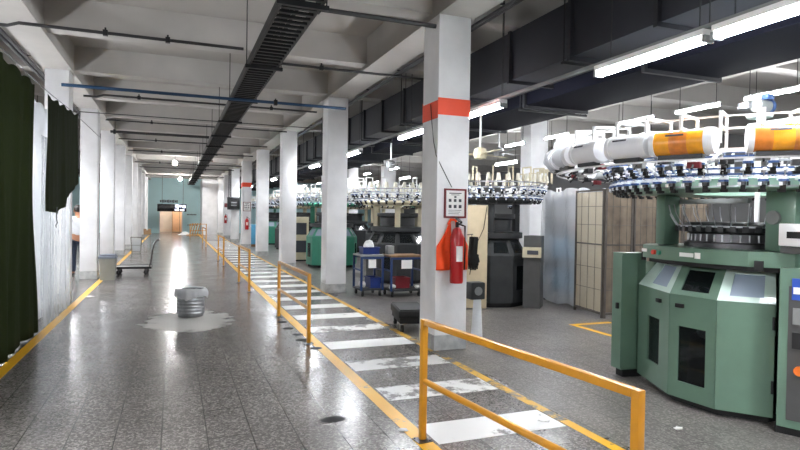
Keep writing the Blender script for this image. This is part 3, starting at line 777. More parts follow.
# ---------------------------------------------------------------- dolly + bollard by nearest column
def dolly():
    t = thing('black_dolly', 'low black tray dolly on casters beside the nearest column', 'dolly', (3.14, 7.62, 0), radians(-12))
    b = mb('rubber'); b.span(-.21, -.38, .2, .21, .38, .3, .015); b.use('black_metal'); b.span(-.19, -.36, .3, .19, .36, .315, .004); b.build('tray_top', t)
    b = mb('rubber'); b.span(-.19, -.36, .12, .19, .36, .199, .01); b.build('lower_frame', t)
    for x in (-.15, .15):
        for y in (-.3, .3):
            w = mb('rubber').cyl((x - .02, y, .05), (x + .02, y, .05), .05, seg=18).build('caster', t)
            f = mb('steel'); f.span(x - .03, y - .03, .101, x + .03, y + .03, .119); f.span(x - .031, y - .012, .04, x - .023, y + .012, .1); f.span(x + .023, y - .012, .04, x + .031, y + .012, .1); f.build('caster_fork', w)
dolly()
def bollard():
    t = thing('white_stand', 'white tapered stand topped with a black box behind the nearest column', 'stand', (3.62, 6.5, 0))
    mb('white_plastic').lathe([(0, 0), (.085, 0), (.083, .03), (.075, .05), (.05, .52), (.047, .545), (0, .545)], seg=28).build('tapered_post', t)
    b = mb('charcoal'); b.box((-.03, 0, .66), (.2, .16, .22), None, .02); b.build('box_top', t)
    b = mb('grey_mid'); b.cyl((-.03, -.081, .66), (-.03, -.087, .66), .055, seg=20); b.build('round_grille', t)
bollard()

# ---------------------------------------------------------------- blue trolleys with their loads
def shelf_cart(label, x0, x1, y0, y1, deckmat, low):
    t = thing('shelf_trolley', label, 'trolley', ((x0 + x1) / 2, (y0 + y1) / 2, 0)); w = (x1 - x0) / 2; dp = (y1 - y0) / 2
    for sx in (-1, 1):
        for sy in (-1, 1):
            mb('blue_paint').box((sx * (w - .02), sy * (dp - .02), .45), (.04, .04, .66), None, .004).build('post', t)
            c = mb('rubber').cyl((sx * (w - .06) - .015, sy * (dp - .06), .05), (sx * (w - .06) + .015, sy * (dp - .06), .05), .05, seg=16).build('caster', t)
            f = mb('steel_dark'); f.box((sx * (w - .06), sy * (dp - .06), .107), (.05, .05, .012)); f.box((sx * (w - .06) - .022, sy * (dp - .06), .075), (.006, .03, .06)); f.box((sx * (w - .06) + .022, sy * (dp - .06), .075), (.006, .03, .06)); f.build('caster_fork', c)
    b = mb(deckmat); b.span(-w, -dp, .782, w, dp, .82, .005); b.build('top_board', t)
    b = mb(low); b.span(-w + .002, -dp + .002, .115, w - .002, dp - .002, .15, .004); b.build('lower_shelf', t)
    b = mb('blue_paint'); b.span(-w + .04, -dp + .006, .74, w - .04, -dp + .03, .78); b.span(-w + .04, dp - .03, .74, w - .04, dp - .006, .78); b.span(-w + .006, -dp + .04, .5, -w + .03, dp - .04, .53); b.span(w - .03, -dp + .04, .5, w - .006, dp - .04, .53); b.build('cross_bar', t)
    b = mb('paper'); b.span(-w * .35, -dp - .001, .56, w * .3, -dp + .004, .73); b.build('hanging_card', t)
    return t
shelf_cart('blue framed trolley beside the second column, blue tub on its board', 3.4, 3.88, 10.75, 11.3, 'grey_mid', 'charcoal')
shelf_cart('blue framed trolley with a brown board and red crate, farther from the second column', 3.93, 4.62, 10.5, 11.05, 'wood', 'charcoal')
def crate(label, x, y, z, w, d, h, m, cat='crate', name='plastic_crate'):
    t = thing(name, label, cat, (x, y, z)); tk = .012
    b = mb(m); b.span(-w, -d, 0, w, d, tk); b.span(-w, -d, tk, -w + tk, d, h); b.span(w - tk, -d, tk, w, d, h); b.span(-w + tk, -d, tk, w - tk, -d + tk, h); b.span(-w + tk, d - tk, tk, w - tk, d, h); b.build('tub', t)
    b = mb(m); b.span(-w - .012, -d - .012, h, w + .012, -d + tk, h + .02); b.span(-w - .012, d - tk, h, w + .012, d + .012, h + .02); b.span(-w - .012, -d + tk, h, -w + tk, d - tk, h + .02); b.span(w - tk, -d + tk, h, w + .012, d - tk, h + .02); b.build('rim', t)
crate('blue tub on the top board of the blue trolley', 3.66, 11.02, .822, .17, .13, .12, 'blue_plastic', 'tub')
crate('blue crate on the lower shelf of the blue trolley', 3.74, 11.02, .152, .11, .18, .19, 'blue_plastic')
crate('red crate on the lower shelf of the brown topped trolley', 4.26, 10.84, .152, .15, .15, .19, 'red_dull')
def rag(label, c, r, sc, m='lint', name='cloth_bundle', cat='cloth'):
    b = mb(m)
    for i in range(6): b.blob((random.uniform(-.5, .5) * r * sc[0], random.uniform(-.5, .5) * r * sc[1], r * sc[2] * random.uniform(.55, .8)), r * .6, sc, .12, 2)
    o = b.build(name, loc=c, smooth=180); 
    for v in o.data.vertices: v.co.z = max(v.co.z, 0)
    tag(o, label, cat)
rag('white cloth heaped in the blue tub', (3.66, 11.02, .836), .17, (.75, .55, 1.1))
rag('white cloth bundle on the lower shelf by the blue crate', (3.51, 10.95, .152), .11, (.6, 1.1, .9))
rag('white rag in the front of the brown topped trolley lower shelf', (4.02, 10.62, .152), .08, (1, .6, .9))
rag('pale cloth draped on the brown trolley lower shelf at its far end', (4.52, 10.6, .152), .07, (.8, .6, .7))
o = mb('grey_mid').span(-.07, -.09, 0, .07, .09, .17, .02).build('grey_container', loc=(4.05, 10.9, .822)); tag(o, 'small grey container standing on the brown topped trolley', 'container')

# ---------------------------------------------------------------- circular knitting machines
def feeder_mesh():
    b = mb('white_plastic'); b.box((0, -.02, .025), (.055, .07, .035), None, .006); b.cyl((0, -.065, .012), (0, -.065, .03), .03, seg=12)
    b.use('blue_parts'); b.cyl((0, -.065, -.004), (0, -.065, .012), .036, seg=12); b.box((0, -.03, .052), (.03, .05, .014))
    b.use('steel_dark'); b.cyl((0, -.065, -.028), (0, -.065, -.004), .022, seg=10)
    b.use('rubber'); b.box((0, -.045, -.045), (.034, .03, .034)); b.box((0, -.02, -.07), (.05, .03, .022)); b.box((.03, -.075, -.02), (.012, .02, .03))
    b.use('steel'); b.tube([(0, -.06, .03), (0, -.1, .06), (0, -.1, .085)], .004, 5)
    b.use('white_plastic'); b.lathe([(.0, .098), (.02, .09), (.022, .078), (0, .074)], (0, -.1, 0), 10); b.cyl((-.025, -.085, -.01), (-.025, -.085, -.035), .012, seg=8)
    return b.mesh('yarn_feeder')
FEED = feeder_mesh()
def child_mesh(name, me, parent, loc, rz):
    o = bpy.data.objects.new(name, me); COL.objects.link(o); o.parent = parent; o.location = loc; o.rotation_euler = (0, 0, rz); return o
def ring_place(me, name, parent, r, z, n, a0=0):
    for i in range(n):
        a = a0 + 2 * pi * i / n
        child_mesh(name, me, parent, (r * cos(a), r * sin(a), z), a + pi / 2)
def plate_frame(b, p, ins, th, pane_b=None):
    """panel on quad p with an opening inset; ins=(l,r,b,t) fractions. p: bl,br,tr,tl"""
    p = [Vector(q) for q in p]
    def at(u, v): return (p[0] * (1 - u) + p[1] * u) * (1 - v) + (p[3] * (1 - u) + p[2] * u) * v
    l, r, bo, to = ins
    for u0, v0, u1, v1 in ((0, 0, l, 1), (1 - r, 0, 1, 1), (l, 0, 1 - r, bo), (l, 1 - to, 1 - r, 1)):
        b.quadplate([at(u0, v0), at(u1, v0), at(u1, v1), at(u0, v1)], th)
    if pane_b is not None:
        n = (p[1] - p[0]).cross(p[3] - p[0]).normalized() * (th * .6)
        pane_b.quadplate([at(l, bo) - n, at(1 - r, bo) - n, at(1 - r, 1 - to) - n, at(l, 1 - to) - n], .004)
def lerp2(a, b, t): return (a[0] + (b[0] - a[0]) * t, a[1] + (b[1] - a[1]) * t)

def big_machine():
    t = thing('knitting_machine', 'large pale green circular knitting machine with faceted windowed doors and amber drums', 'knitting machine', (4.85, 3.8, 0), radians(-88.3))
    Z, A, B, C_ = (-.74, -.47), (-.09, -.77), (.35, -.74), (.67, -.49)
    low = [Z, A, B, C_]; sh = lambda p, k: (p[0] * k, p[1] * k)
    top = [(-.62, -.33), (-.14, -.56), (.28, -.54), (.56, -.34)]
    zb, zm, zt = .06, .95, 1.2
    # plinth and back body
    b = mb('rubber'); b.prism([(-.66, -.42), (-.08, -.70), (.33, -.68), (.6, -.44), (.62, .5), (0, .8), (-.62, .5)], .0, .06); b.build('plinth', t)
    b = mb('green'); b.prism([(-.72, -.40), (-.66, -.35), (-.55, .35), (0, .72), (.55, .35), (.6, -.36), (.66, -.42), (.7, -.3), (.66, .42), (0, .86), (-.66, .42)][::-1], .06, 1.18); b.build('rear_skirt', t, smooth=20)
    b = mb('charcoal'); b.lathe([(0, .07), (.42, .07), (.40, .5), (.2, .62), (.16, 1.1), (0, 1.1)], seg=32); b.use('lint'); b.lathe([(.0, .3), (.3, .32), (.31, .55), (.1, .62), (0, .62)], (0, -.05, .04), 28); b.build('fabric_takedown', t)
    # vertical doors (left door, middle door, right panel)
    specs = [('door', (.34, .28, .22, .3)), ('door', (.2, .2, .16, .3)), ('side_panel', None)]
    for i, (nm, ins) in enumerate(specs):
        a, c = low[i], low[i + 1]; a2, c2 = lerp2(a, c, .008), lerp2(a, c, .992)
        p = [(*a2, zb), (*c2, zb), (*c2, zm), (*a2, zm)]
        fr = mb('green')
        if ins:
            pb = mb('pane_dark'); plate_frame(fr, p, ins, .025, pb); o = fr.build(nm, t, smooth=20)
            pb.build('door_window', o, smooth=20)
            d = Vector((c[0] - a[0], c[1] - a[1], 0)).normalized(); n = Vector((d.y, -d.x, 0))
            q = Vector((*lerp2(a, c, .72 if i == 0 else .25), .86)) + n * .012
            hb = mb('rubber'); hb.box(q, (.075, .03, .035), (0, 0, math.atan2(d.y, d.x)), .006); hb.build('handle', o)
        else:
            fr.quadplate(p, .025); o = fr.build(nm, t, smooth=20)
            hb = mb('black_metal')
            for z in (.25, .75): hb.cyl((c[0] - .005, c[1] - .012, z), (c[0] - .005, c[1] - .012, z + .1), .01, seg=8)
            hb.build('hinge', o)
    # slanted hood windows
    for i in range(3):
        a, c = low[i], low[i + 1]; a2, c2 = top[i], top[i + 1]
        p = [(*a, zm + .002), (*c, zm + .002), (*c2, zt), (*a2, zt)]
        fr = mb('hood_glare' if i != 1 else 'green'); pb = mb('pane_glare' if i != 1 else 'pane_dark'); plate_frame(fr, p, (.2, .2, .16, .14) if i else (.34, .16, .16, .12), .02, pb)
        o = fr.build('hood_panel', t, smooth=20); pb.build('hood_window', o, smooth=20)
    # side cabinet on the left
    b = mb('green'); b.prism([(-.96, -.60), (-.80, -.62), (-.76, -.36), (-.90, -.2)], .08, 1.26); b.build('side_cabinet', t, smooth=20)
    b = mb('rubber'); b.prism([(-.93, -.56), (-.82, -.58), (-.78, -.36), (-.88, -.24)], 0, .08); b.build('cabinet_foot', t)
    b = mb('green'); b.quadplate([(-.80, -.635, .1), (-.757, -.47, .1), (-.757, -.47, 1.24), (-.80, -.635, 1.24)], .012); b.build('cabinet_door', t)
    b = mb('rubber'); b.box((-.865, -.622, .72), (.03, .025, .06), None, .005); b.build('latch', t)
    # right control cabinet
    cab = [(.69, -.46), (.78, -.62), (1.25, -.42), (1.25, .05), (.69, .05)]
    b = mb('green'); b.prism(cab, .06, 1.25); b.use('rubber'); b.prism([sh(p, .97) for p in cab], 0, .06); o = b.build('control_cabinet', t, smooth=20)
    d = Vector((.47, .2, 0)).normalized(); n = Vector((d.y, -d.x, 0)); base = Vector((.78, -.62, 0)); rz = math.atan2(d.y, d.x)
    def onface(m, s, z, w, h, th=.006):
        q = mb(m); q.box(base + d * s + n * (th / 2 + .001) + Vector((0, 0, z)), (w, th, h), (0, 0, rz)); return q
    onface('grey_cab', .25, .62, .38, 1.0, .004).build('control_face', o)
    onface('blue_sticker', .13, 1.10, .1, .16, .012).build('sticker', o); onface('paper', .13, 1.09, .08, .05, .016).build('sticker_text', o)
    onface('grey_mid', .14, .9, .1, .12, .02).build('display', o); onface('rubber', .14, .72, .1, .12, .02).build('switch_block', o)
    q = mb('orange_button'); c0 = base + d * .14 + Vector((0, 0, .5)); q.cyl(c0 + n * .004, c0 + n * .035, .035, seg=16); q.build('stop_button', o)
    # bed ring
    bed = [(-.70, -.42), (-.55, -.62), (-.2, -.74), (.2, -.74), (.55, -.66), (.8, -.48), (.8, .35), (.45, .7), (0, .8), (-.45, .7), (-.7, .35)]
    b = mb('green'); b.prism(bed, 1.24, 1.36); b.use('black_metal'); b.prism([sh(p, .93) for p in bed], 1.2, 1.239); o = b.build('machine_bed', t, smooth=20)
    b = mb('red_led'); b.cyl((-.33, -.70, 1.3), (-.335, -.725, 1.3), .022, seg=14); b.build('button', o)
    b = mb('teal_green'); b.cyl((-.25, -.725, 1.3), (-.255, -.75, 1.3), .02, seg=14); b.build('button', o)
    b = mb('paper'); b.box((.05, -.742, 1.3), (.14, .006, .035)); b.box((.16, -.742, 1.3), (.055, .006, .05)); b.build('name_plate', o)
    b = mb('paper'); b.box((-.48, -.672, 1.31), (.09, .006, .03), (0, 0, -.33)); b.build('name_plate', o)
    b = mb('rubber'); b.box((.62, -.63, 1.25), (.06, .04, .08), (0, 0, .5)); b.build('corner_block', o); b = mb('rubber'); b.box((-.66, -.49, 1.24), (.05, .04, .08), (0, 0, -.9)); b.build('corner_block', o)
    # needle cylinder
    b = mb('steel_dark'); b.lathe([(.47, 1.36), (.47, 1.40), (.44, 1.41), (.43, 1.48), (.45, 1.49)], seg=48); b.use('steel')
    for i in range(40):
        a = 2 * pi * i / 40; b.cyl((.437 * cos(a), .437 * sin(a), 1.415), (.437 * cos(a), .437 * sin(a), 1.475), .008, seg=6)
    b.build('needle_cylinder', t)
    b = mb('charcoal'); b.lathe([(.45, 1.49), (.5, 1.50), (.51, 1.55), (.46, 1.58), (.3, 1.59), (.0, 1.59)], seg=48)
    for i in range(36):
        a = 2 * pi * i / 36; b.box((.52 * cos(a), .52 * sin(a), 1.525), (.05, .045, .05), (0, 0, a))
    b.build('cam_ring', t)
    b = mb('steel'); b.lathe([(.525, 1.54), (.54, 1.54), (.54, 1.555), (.525, 1.555), (.525, 1.54)], seg=40)
    for i in range(28):
        a = 2 * pi * i / 28 + .05; b.tube([(.53 * cos(a), .53 * sin(a), 1.545), (.6 * cos(a), .6 * sin(a), 1.66), (.62 * cos(a), .62 * sin(a), 1.74)], .005, 5)
    b.build('yarn_guide', t)
    # legs
    for x, y, w in ((-.50, -.36, .055), (.66, -.36, .12), (0.08, .62, .14)):
        b = mb('green'); b.span(x - w, y - .1, 1.362, x + w, y + .1, 1.84, .02); b.build('leg_post', t)
    b = mb('grey_mid'); b.box((-.12, -.25, 1.775), (.75, .05, .045)); b.build('lamp_bar', t)
    # crown plate
    b = mb('green_light'); b.lathe([(.4, 1.845), (.93, 1.845), (.98, 1.86), (.98, 1.93), (.93, 1.945), (.4, 1.945), (.4, 1.845)], seg=72); b.build('crown_ring', t)
    b = mb('steel'); b.lathe([(1.06, 1.95), (1.075, 1.95), (1.075, 1.965), (1.06, 1.965), (1.06, 1.95)], seg=64); b.lathe([(1.06, 2.05), (1.075, 2.05), (1.075, 2.065), (1.06, 2.065), (1.06, 2.05)], seg=64); b.lathe([(1.07, 1.86), (1.085, 1.86), (1.085, 1.872), (1.07, 1.872), (1.07, 1.86)], seg=64)
    b.use('blue_parts')
    for rr, zz in ((1.0, 2.0), (1.12, 1.945), (1.19, 2.075), (1.14, 2.11)): b.lathe([(rr, zz), (rr + .012, zz), (rr + .012, zz + .014), (rr, zz + .014), (rr, zz)], seg=64)
    b.build('feeder_rail', t)
    ring_place(FEED, 'yarn_feeder', t, 1.05, 1.90, 54); ring_place(FEED, 'yarn_feeder', t, 1.11, 2.03, 46, .05)
    b = mb('steel')
    for i in range(48):
        a = 2 * pi * i / 48; b.cyl((.96 * cos(a), .96 * sin(a), 1.945), (1.1 * cos(a), 1.1 * sin(a), 2.12), .006, seg=5)
    b.build('strut', t)
    # creel: posts and inverted-U frames
    b = mb('white_paint'); b.lathe([(1.3, 2.10), (1.33, 2.10), (1.33, 2.13), (1.3, 2.13), (1.3, 2.10)], seg=64); b.lathe([(1.31, 2.265), (1.322, 2.265), (1.322, 2.28), (1.31, 2.28), (1.31, 2.265)], seg=64); b.lathe([(1.46, 2.335), (1.472, 2.335), (1.472, 2.347), (1.46, 2.347), (1.46, 2.335)], seg=64); b.lathe([(1.635, 2.02), (1.65, 2.02), (1.65, 2.032), (1.635, 2.032), (1.635, 2.02)], seg=64); b.build('creel_ring', t)
    for i in range(12):
        a = 2 * pi * i / 12; b = mb('white_paint'); b.tube([(.96 * cos(a), .96 * sin(a), 1.94), (1.3 * cos(a), 1.3 * sin(a), 2.1), (1.64 * cos(a), 1.64 * sin(a), 2.02)], .012, 6); b.build('creel_arm', t)
    u = mb('white_paint')
    u.box((0, -.0, .11), (.02, .02, .24)); u.box((0, -.36, .12), (.02, .02, .22)); u.box((0, -.18, .23), (.02, .38, .02), (.05, 0, 0)); u.box((0, -.18, .13), (.016, .36, .016))
    um = u.mesh('creel_frame'); ring_place(um, 'creel_frame', t, 1.31, 2.12, 42, .03)
    # drums lying round the creel
    def barrel(cov, core, L=.165, r=.09):
        b = mb(cov); b.cyl((-L, 0, 0), (L, 0, 0), r, seg=36)
        b.use('white_plastic'); b.cyl((-L - .035, 0, 0), (-L, 0, 0), r * 1.02, r * 1.06, 36); b.cyl((L, 0, 0), (L + .06, 0, 0), r * 1.06, r * 1.0, 36)
        if core: b.use(core); b.cyl((-L * .36, 0, 0), (L * .36, 0, 0), r * 1.006, seg=36)
        b.use('ink'); b.box((-.02, -r * 1.003, .045), (.12, .004, .012), (-.4, 0, 0))
        b.use('charcoal'); b.box((0, 0, -r - .012), (L * 1.8, .06, .03))
        return b.mesh('yarn_drum')
    am, am2, wh = barrel('amber', 'amber_deep'), barrel('amber_deep', 'amber'), barrel('white_plastic', None, .125)
    for i, dg in enumerate((-46, -67, -81, -96, -110, -124, -139, -156, -175, -24, -3, 18, 40, 63, 88, 112, 138, 163)):
        a = radians(dg)
        child_mesh('yarn_drum', am2 if i == 0 else am if i == 1 else wh, t, (1.64 * cos(a), 1.64 * sin(a), 2.15), a + pi / 2)
    # wrapped hanks near the far side
    for i, dg in enumerate((-110, -124, -139)):
        b = mb('mist_film'); a = radians(dg); b.blob((1.64 * cos(a), 1.64 * sin(a), 2.16), .118, (1.0, 1.25, .95), .05, 3); b.build('plastic_wrap', t, smooth=180)
    for i in range(44):
        a = 2 * pi * i / 44; b = mb(('red_dull', 'charcoal', 'grey_mid', 'steel_dark')[i % 4]); b.box((0, 0, 0), (.09, .05, .045), None, .006); b.use('rubber'); b.cyl((.0, -.03, -.0), (0, -.06, -.03), .008, seg=6)
        b.build('stop_motion', t, (1.48 * cos(a), 1.48 * sin(a), 2.0 + .02 * (i % 3)), (0, 0, a + pi / 2))
    # upper blower motor on a mast
    b = mb('white_paint'); b.cyl((.15, 0, 1.59), (.15, 0, 2.56), .022, seg=10); b.lathe([(.0, 2.50), (.10, 2.52), (.11, 2.55), (0, 2.57)], (.15, 0, 0), 24); o = b.build('mast', t)
    b = mb('grey_mid'); b.cyl((.15, -.05, 2.63), (.15, .09, 2.63), .06, seg=24); b.use('blue_parts'); b.cyl((.15, .09, 2.63), (.15, .13, 2.63), .064, seg=24); b.box((.2, .03, 2.70), (.07, .09, .05), None, .01); b.use('steel'); b.lathe([(.0, .0), (.06, 0), (.06, .05), (0, .05)], (.05, -.05, 2.61), 20); b.build('blower_motor', o)
    # upper white control box on the right leg
    b = mb('white_paint'); b.box((.86, -.53, 1.50), (.26, .09, .17), None, .008); b.use('rubber'); b.box((.88, -.577, 1.50), (.17, .006, .05)); b.use('grey_cab'); b.box((.86, -.52, 1.385), (.24, .09, .05)); b.build('keypad_box', t)
    b = mb('grey_mid'); b.cyl((.62, -.49, 1.63), (.62, -.465, 1.63), .055, seg=20); b.build('round_gauge', t)
    # draped white cloth on the bed
    return t
big_machine()

def small_machine(name_label, loc, rz, pal, creel='white_paint', cabinet=None):
    """simpler circular machine used in the rows behind"""
    body, glassm, crown = pal
    t = thing('knitting_machine', name_label, 'knitting machine', loc, rz, 'circular knitting machines in the rows behind')
    n = 10; pts = [(.78 * cos(2 * pi * i / n + .3), .78 * sin(2 * pi * i / n + .3)) for i in range(n)]; pt2 = [(x * .76, y * .76) for x, y in pts]
    mb('rubber').prism([(x * .92, y * .92) for x, y in pts], 0, .08).build('plinth', t)
    mb(body).prism(pts, .08, .92).build('cabinet', t, smooth=20)
    for i in range(n):
        a, c = pts[i], pts[(i + 1) % n]; a2, c2 = pt2[i], pt2[(i + 1) % n]
        fr, pb = mb(body), mb(glassm); plate_frame(fr, [(*a, .922), (*c, .922), (*c2, 1.2), (*a2, 1.2)], (.14, .14, .14, .14), .02, pb); o = fr.build('hood_panel', t, smooth=20); pb.build('hood_window', o, smooth=20)
        if i % 2 == 0:
            m_ = Vector(((a[0] + c[0]) / 2, (a[1] + c[1]) / 2, .52)); d = Vector((c[0] - a[0], c[1] - a[1], 0)).normalized(); nn = m_.copy(); nn.z = 0; nn.normalize()
            w = mb('pane_dark'); w.box(m_ + nn * .006, (.22, .01, .42), (0, 0, math.atan2(d.y, d.x))); w.build('door_window', t, smooth=20)
    b = mb('charcoal'); b.lathe([(0, .93), (.5, .93), (.5, 1.2), (.66, 1.22), (.66, 1.32), (.42, 1.34), (.42, 1.55), (.5, 1.58), (.5, 1.66), (0, 1.66)], seg=36); b.build('needle_cylinder', t)
    for i in range(3):
        a = 2 * pi * i / 3 + .5; b = mb(crown); b.box((.6 * cos(a), .6 * sin(a), 1.58), (.13, .13, .51), (0, 0, a), .015); b.build('leg_post', t)
    b = mb(crown); b.lathe([(.4, 1.845), (.85, 1.845), (.9, 1.9), (.85, 1.95), (.4, 1.95), (.4, 1.845)], seg=48); b.build('crown_ring', t)
    ring_place(FEED, 'yarn_feeder', t, .98, 1.93, 34); ring_place(FEED, 'yarn_feeder', t, 1.06, 2.08, 30, .07)
    b = mb('steel'); b.lathe([(.99, 1.99), (1.02, 1.99), (1.02, 2.02), (.99, 2.02), (.99, 1.99)], seg=48)
    for i in range(24):
        a = 2 * pi * i / 24; b.cyl((.86 * cos(a), .86 * sin(a), 1.94), (1.12 * cos(a), 1.12 * sin(a), 2.2), .008, seg=5)
    b.lathe([(1.1, 2.2), (1.13, 2.2), (1.13, 2.22), (1.1, 2.22), (1.1, 2.2)], seg=48); b.build('feeder_rail', t)
    u = mb(creel); u.box((0, 0, .12), (.024, .024, .24)); u.box((0, -.24, .12), (.024, .024, .24)); u.box((0, -.12, .235), (.024, .26, .024)); um = u.mesh('creel_frame'); ring_place(um, 'creel_frame', t, 1.02, 2.22, 20)
    y = mb('yarn'); y.lathe([(0, 0), (.05, 0), (.03, .12), (0, .12)], seg=12); ym = y.mesh('yarn_cone')
    for i in range(36):
        a = 2 * pi * i / 36 + .1; child_mesh('yarn_cone', ym, t, (1.14 * cos(a), 1.14 * sin(a), 2.235), 0)
    if cabinet: cabinet(t)
    return t
def mk_cab(t):
    b = mb('grey_cab'); b.prism([(.66, -.55), (1.0, -.62), (1.1, -.2), (.84, -.1)], .0, 1.28); o = b.build('control_cabinet', t, smooth=20)
    b = mb('cream'); b.prism([(.63, -.66), (1.0, -.74), (1.01, -.63), (.67, -.555)], .9, 1.08); b.build('keypad', o, smooth=20)
    b = mb('ink'); b.box((.83, -.715, .99), (.22, .02, .07), (0, 0, -.21)); b.build('keypad_buttons', o)
    b = mb('beige'); b.span(-.54, -1.02, .02, -.08, -.88, 1.80, .01); b.build('tall_panel', t)
    b = mb('rubber'); b.tube([(-.1, -1.03, 1.78), (-.16, -1.03, 1.4), (-.36, -1.03, 1.0), (-.42, -1.03, .6)], .008, 6); b.build('panel_cable', t)
small_machine('dark circular knitting machine with curved glass and a beige panel behind the nearest column', (5.52, 9.42, 0), radians(-30), ('charcoal', 'smoked', 'charcoal'), 'cream', mk_cab).scale = (.86, .86, 1)
m3 = small_machine('cream and dark knitting machine behind the blue trolleys', (5.1, 13.2, 0), radians(-20), ('charcoal', 'smoked', 'cream'), 'white_paint')
m4 = small_machine('teal green knitting machine seen between the second and third columns', (4.55, 17.4, 0), radians(10), ('teal_green', 'pane_glare', 'teal_green'), 'white_paint')
dup(m3, (4.7, 21.8, 0), .3, 'dark knitting machine two places beyond the teal green one, partly behind the third column')
dup(m3, (5.0, 26.2, 0), 1.0, 'small dark knitting machine seen before the fourth column')
dup(m4, (4.8, 30.6, 0), .7, 'small teal knitting machine in the row far down the aisle')
dup(m3, (10.6, 15.0, 0), .4, 'knitting machine of the second row, behind the dark one with the curved glass')
dup(m4, (7.2, 15.3, 0), .2, 'teal knitting machine behind the trolleys, farther from the aisle')
dup(m3, (7.2, 19.8, 0), .9, 'knitting machine with white creel of the second row, beyond the teal green one')
dup(m3, (7.3, 24.4, 0), 1.2, 'farthest knitting machine of the second row')
dup(m3, (-4.4, 19.5, 0), .5, 'dark knitting machine glimpsed in the left bay past the plastic sheet')
# white wrapped bundle over the curved glass machine
o = mb('lint').blob((0, 0, 0), .28, (1.2, 1.0, .55), .06, 3).build('wrapped_creel_bundle', loc=(5.62, 9.42, 1.86), smooth=180)
bpy.data.objects.remove(o)

# overhead blowers above the glass machine
def blower(label, x, y, z, m):
    t = thing('overhead_fan', label, 'fan', (x, y, z))
    b = mb(m); b.lathe([(.0, .12), (.05, .12), (.1, .09), (.12, .0), (.1, -.07), (0, -.09)], seg=20); b.build('hub', t)
    b = mb('white_paint'); b.cyl((0, 0, .12), (0, 0, 4.46 - z), .018, seg=8); b.build('down_rod', t)
    for i in range(3):
        a = 2 * pi * i / 3 + .4; b = mb(m); b.box((.42 * cos(a), .42 * sin(a), 0), (.62, .11, .012), (.12, 0, a), .004); b.build('blade', t)
blower('cream ceiling fan above the dark machine, nearer the column', 4.83, 8.66, 2.66, 'cream')
blower('second white ceiling fan above the dark machine, farther from the column', 6.6, 11.0, 3.0, 'grey_mid')
blower('ceiling fan over the machine behind the blue trolleys', 4.83, 13.0, 2.8, 'grey_mid')

# beige narrow cabinet and blue covered stacks far down the aisle
t = thing('control_cabinet', 'narrow cream cabinet with dark slots seen left of the teal green machine', 'cabinet', (4.0, 22.6 - 2.9, 0))
b = mb('cream'); b.span(-.28, -.25, .05, .28, .25, 1.5, .02); b.build('cabinet_body', t)
b = mb('ink'); b.span(-.2, -.26, .9, .2, -.251, 1.3); b.build('slot', t); b = mb('ink'); b.span(-.2, -.26, .3, .2, -.251, .7); b.build('slot', t)
mb('rubber').span(-.25, -.22, 0, .25, .22, .05).build('foot', t)
for i, (x, y) in enumerate(((3.75, 28.6),)):
    t = thing('covered_stack', 'pale blue covered stack beside the distant banded column', 'stack', (x, y, 0))
    mb('blue_light').span(-.4, -.4, .12, .4, .4, 1.05, .05).build('cover', t); mb('wood').span(-.42, -.42, 0, .42, .42, .12).build('pallet', t)

# ---------------------------------------------------------------- mesh screens + plastic rack by the machine
def screen_panel(label, a, b_, m, ztop=2.08):
    a, b2 = Vector((*a, 0)), Vector((*b_, 0)); L = (b2 - a).length; ang = math.atan2(b2.y - a.y, b2.x - a.x)
    t = thing('mesh_screen', label, 'screen', a, ang, 'tall mesh screens behind the green machine')
    f = mb('screen_frame'); r = .018
    f.box((r, 0, ztop / 2), (.032, .032, ztop)); f.box((L - r - .004, 0, ztop / 2), (.032, .032, ztop)); f.box((L / 2 - .002, 0, ztop - .016), (L - .075, .03, .03)); f.box((L / 2 - .002, 0, .07), (L - .075, .03, .03)); f.box((L / 2 - .002, 0, 1.18), (L - .075, .024, .024))
    f.build('frame', t, smooth=0)
    def g(u, v): return (.03 + (L - .064) * u, .006 * sin(u * 13 + v * 4), .09 + (ztop - .13) * v)
    mb(m).grid(g, 10, 20).build('mesh_sheet', t, smooth=180)
    w = mb('screen_frame')
    for i in range(1, 4): w.cyl((L * i / 4, -.022, .08), (L * i / 4, -.022, ztop - .03), .004, seg=5)
    for z in (.45, .8, 1.5, 1.8): w.cyl((.03, -.022, z), (L - .03, -.022, z), .004, seg=5)
    w.build('wire', t)
pp = [(6.55, 8.30), (6.42, 7.42), (6.95, 7.36), (7.48, 7.38), (8.0, 7.34), (8.6, 7.36)]
nm = ['mesh screen covered in pale dusty plastic, at the corner nearest the white rack', 'brown mesh screen next to the plastic covered one', 'brown mesh screen second after the corner', 'brown mesh screen third after the corner, beside the green machine', 'brown mesh screen seen through the green machine opening']
for i in range(5):
    a, c = pp[i], pp[i + 1]
    screen_panel(nm[i], lerp2(a, c, .012), lerp2(a, c, .988), 'dust_film' if i == 0 else 'mesh_brown')
t = thing('plastic_rack', 'tall rack wrapped in milky white plastic film beside the dark machine', 'rack', (6.78, 8.97, 0))
b = mb('steel_dark')
for x, y in ((-.06, -.52), (.0, .52), (.5, -.5), (.5, .52)): b.box((x, y, 1.03), (.03, .03, 2.06))
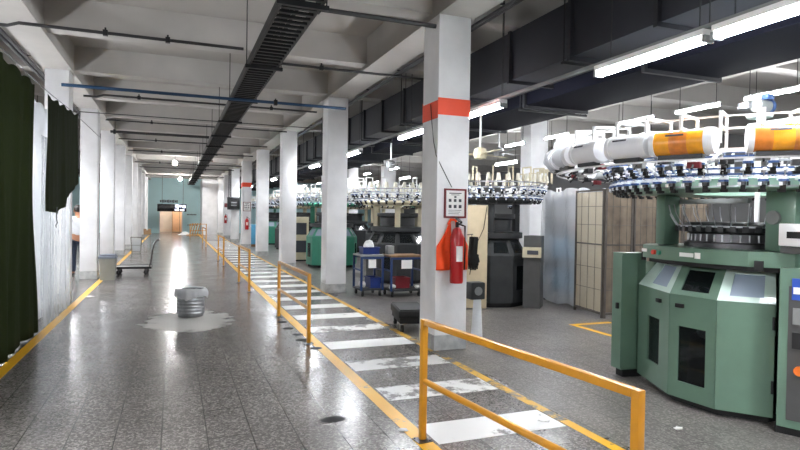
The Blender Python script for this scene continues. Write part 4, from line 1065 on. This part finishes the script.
for z in (.2, .8, 1.4, 2.0): b.box((.23, 0, z), (.5, 1.0, .02))
b.build('rack_frame', t)
for z, m_ in ((.22, 'blue_light'), (.82, 'blue_light'), (1.42, 'lint')):
    b = mb(m_); b.span(.05, -.4, z, .45, .4, z + .42, .04); b.build('packed_load', t)
def wrapf(u, v):
    y = -.58 + 1.2 * u; return (-.12 + .06 * u + .02 * sin(u * 19 + v * 3) + .012 * sin(v * 11), y, 2.12 - 2.1 * v + .03 * sin(u * 9))
mb('mist_film').grid(wrapf, 40, 30).build('film_front', t, smooth=180)
def wrapg(u, v): return (-.12 + .66 * u, -.585 + .015 * sin(u * 14 + v * 5), 2.12 - 2.1 * v + .03 * sin(u * 9))
mb('mist_film').grid(wrapg, 24, 30).build('film_side', t, smooth=180)

# scraps of lint on the floor
for i, (x, y, s, l) in enumerate(((2.72, 3.78, .035, 'small white lint scrap on the worn yellow line by the nearest rail'), (1.6, 3.95, .03, 'white lint tuft at the foot of the nearest rail'), (4.0, 4.55, .03, 'white lint scrap on the floor before the green machine'), (3.6, 3.3, .028, 'white lint scrap near the right foot of the green machine'), (-1.44, 12.0, .05, 'scrap of white plastic on the floor by the curtain line'))):
    b = mb('lint'); b.blob((0, 0, s * .22), s, (1.3, 1, .25), .4, 2); o = b.build('lint_scrap', loc=(x, y, .004), smooth=180); tag(o, l, 'lint')

# ---------------------------------------------------------------- world, view
w = bpy.data.worlds.new('world'); S.world = w; w.use_nodes = True
w.node_tree.nodes['Background'].inputs[0].default_value = (.8, .85, 1, 1); w.node_tree.nodes['Background'].inputs[1].default_value = .05
S.view_settings.view_transform = 'Standard'; S.view_settings.look = 'None'; S.view_settings.gamma = 1; S.view_settings.use_curve_mapping = False
S.view_settings.exposure = 2.75
S.cycles.max_bounces = 10; S.cycles.diffuse_bounces = 6; S.cycles.transparent_max_bounces = 16; S.cycles.caustics_reflective = False; S.cycles.caustics_refractive = False
S.cycles.sample_clamp_indirect = 6; S.cycles.use_denoising = True
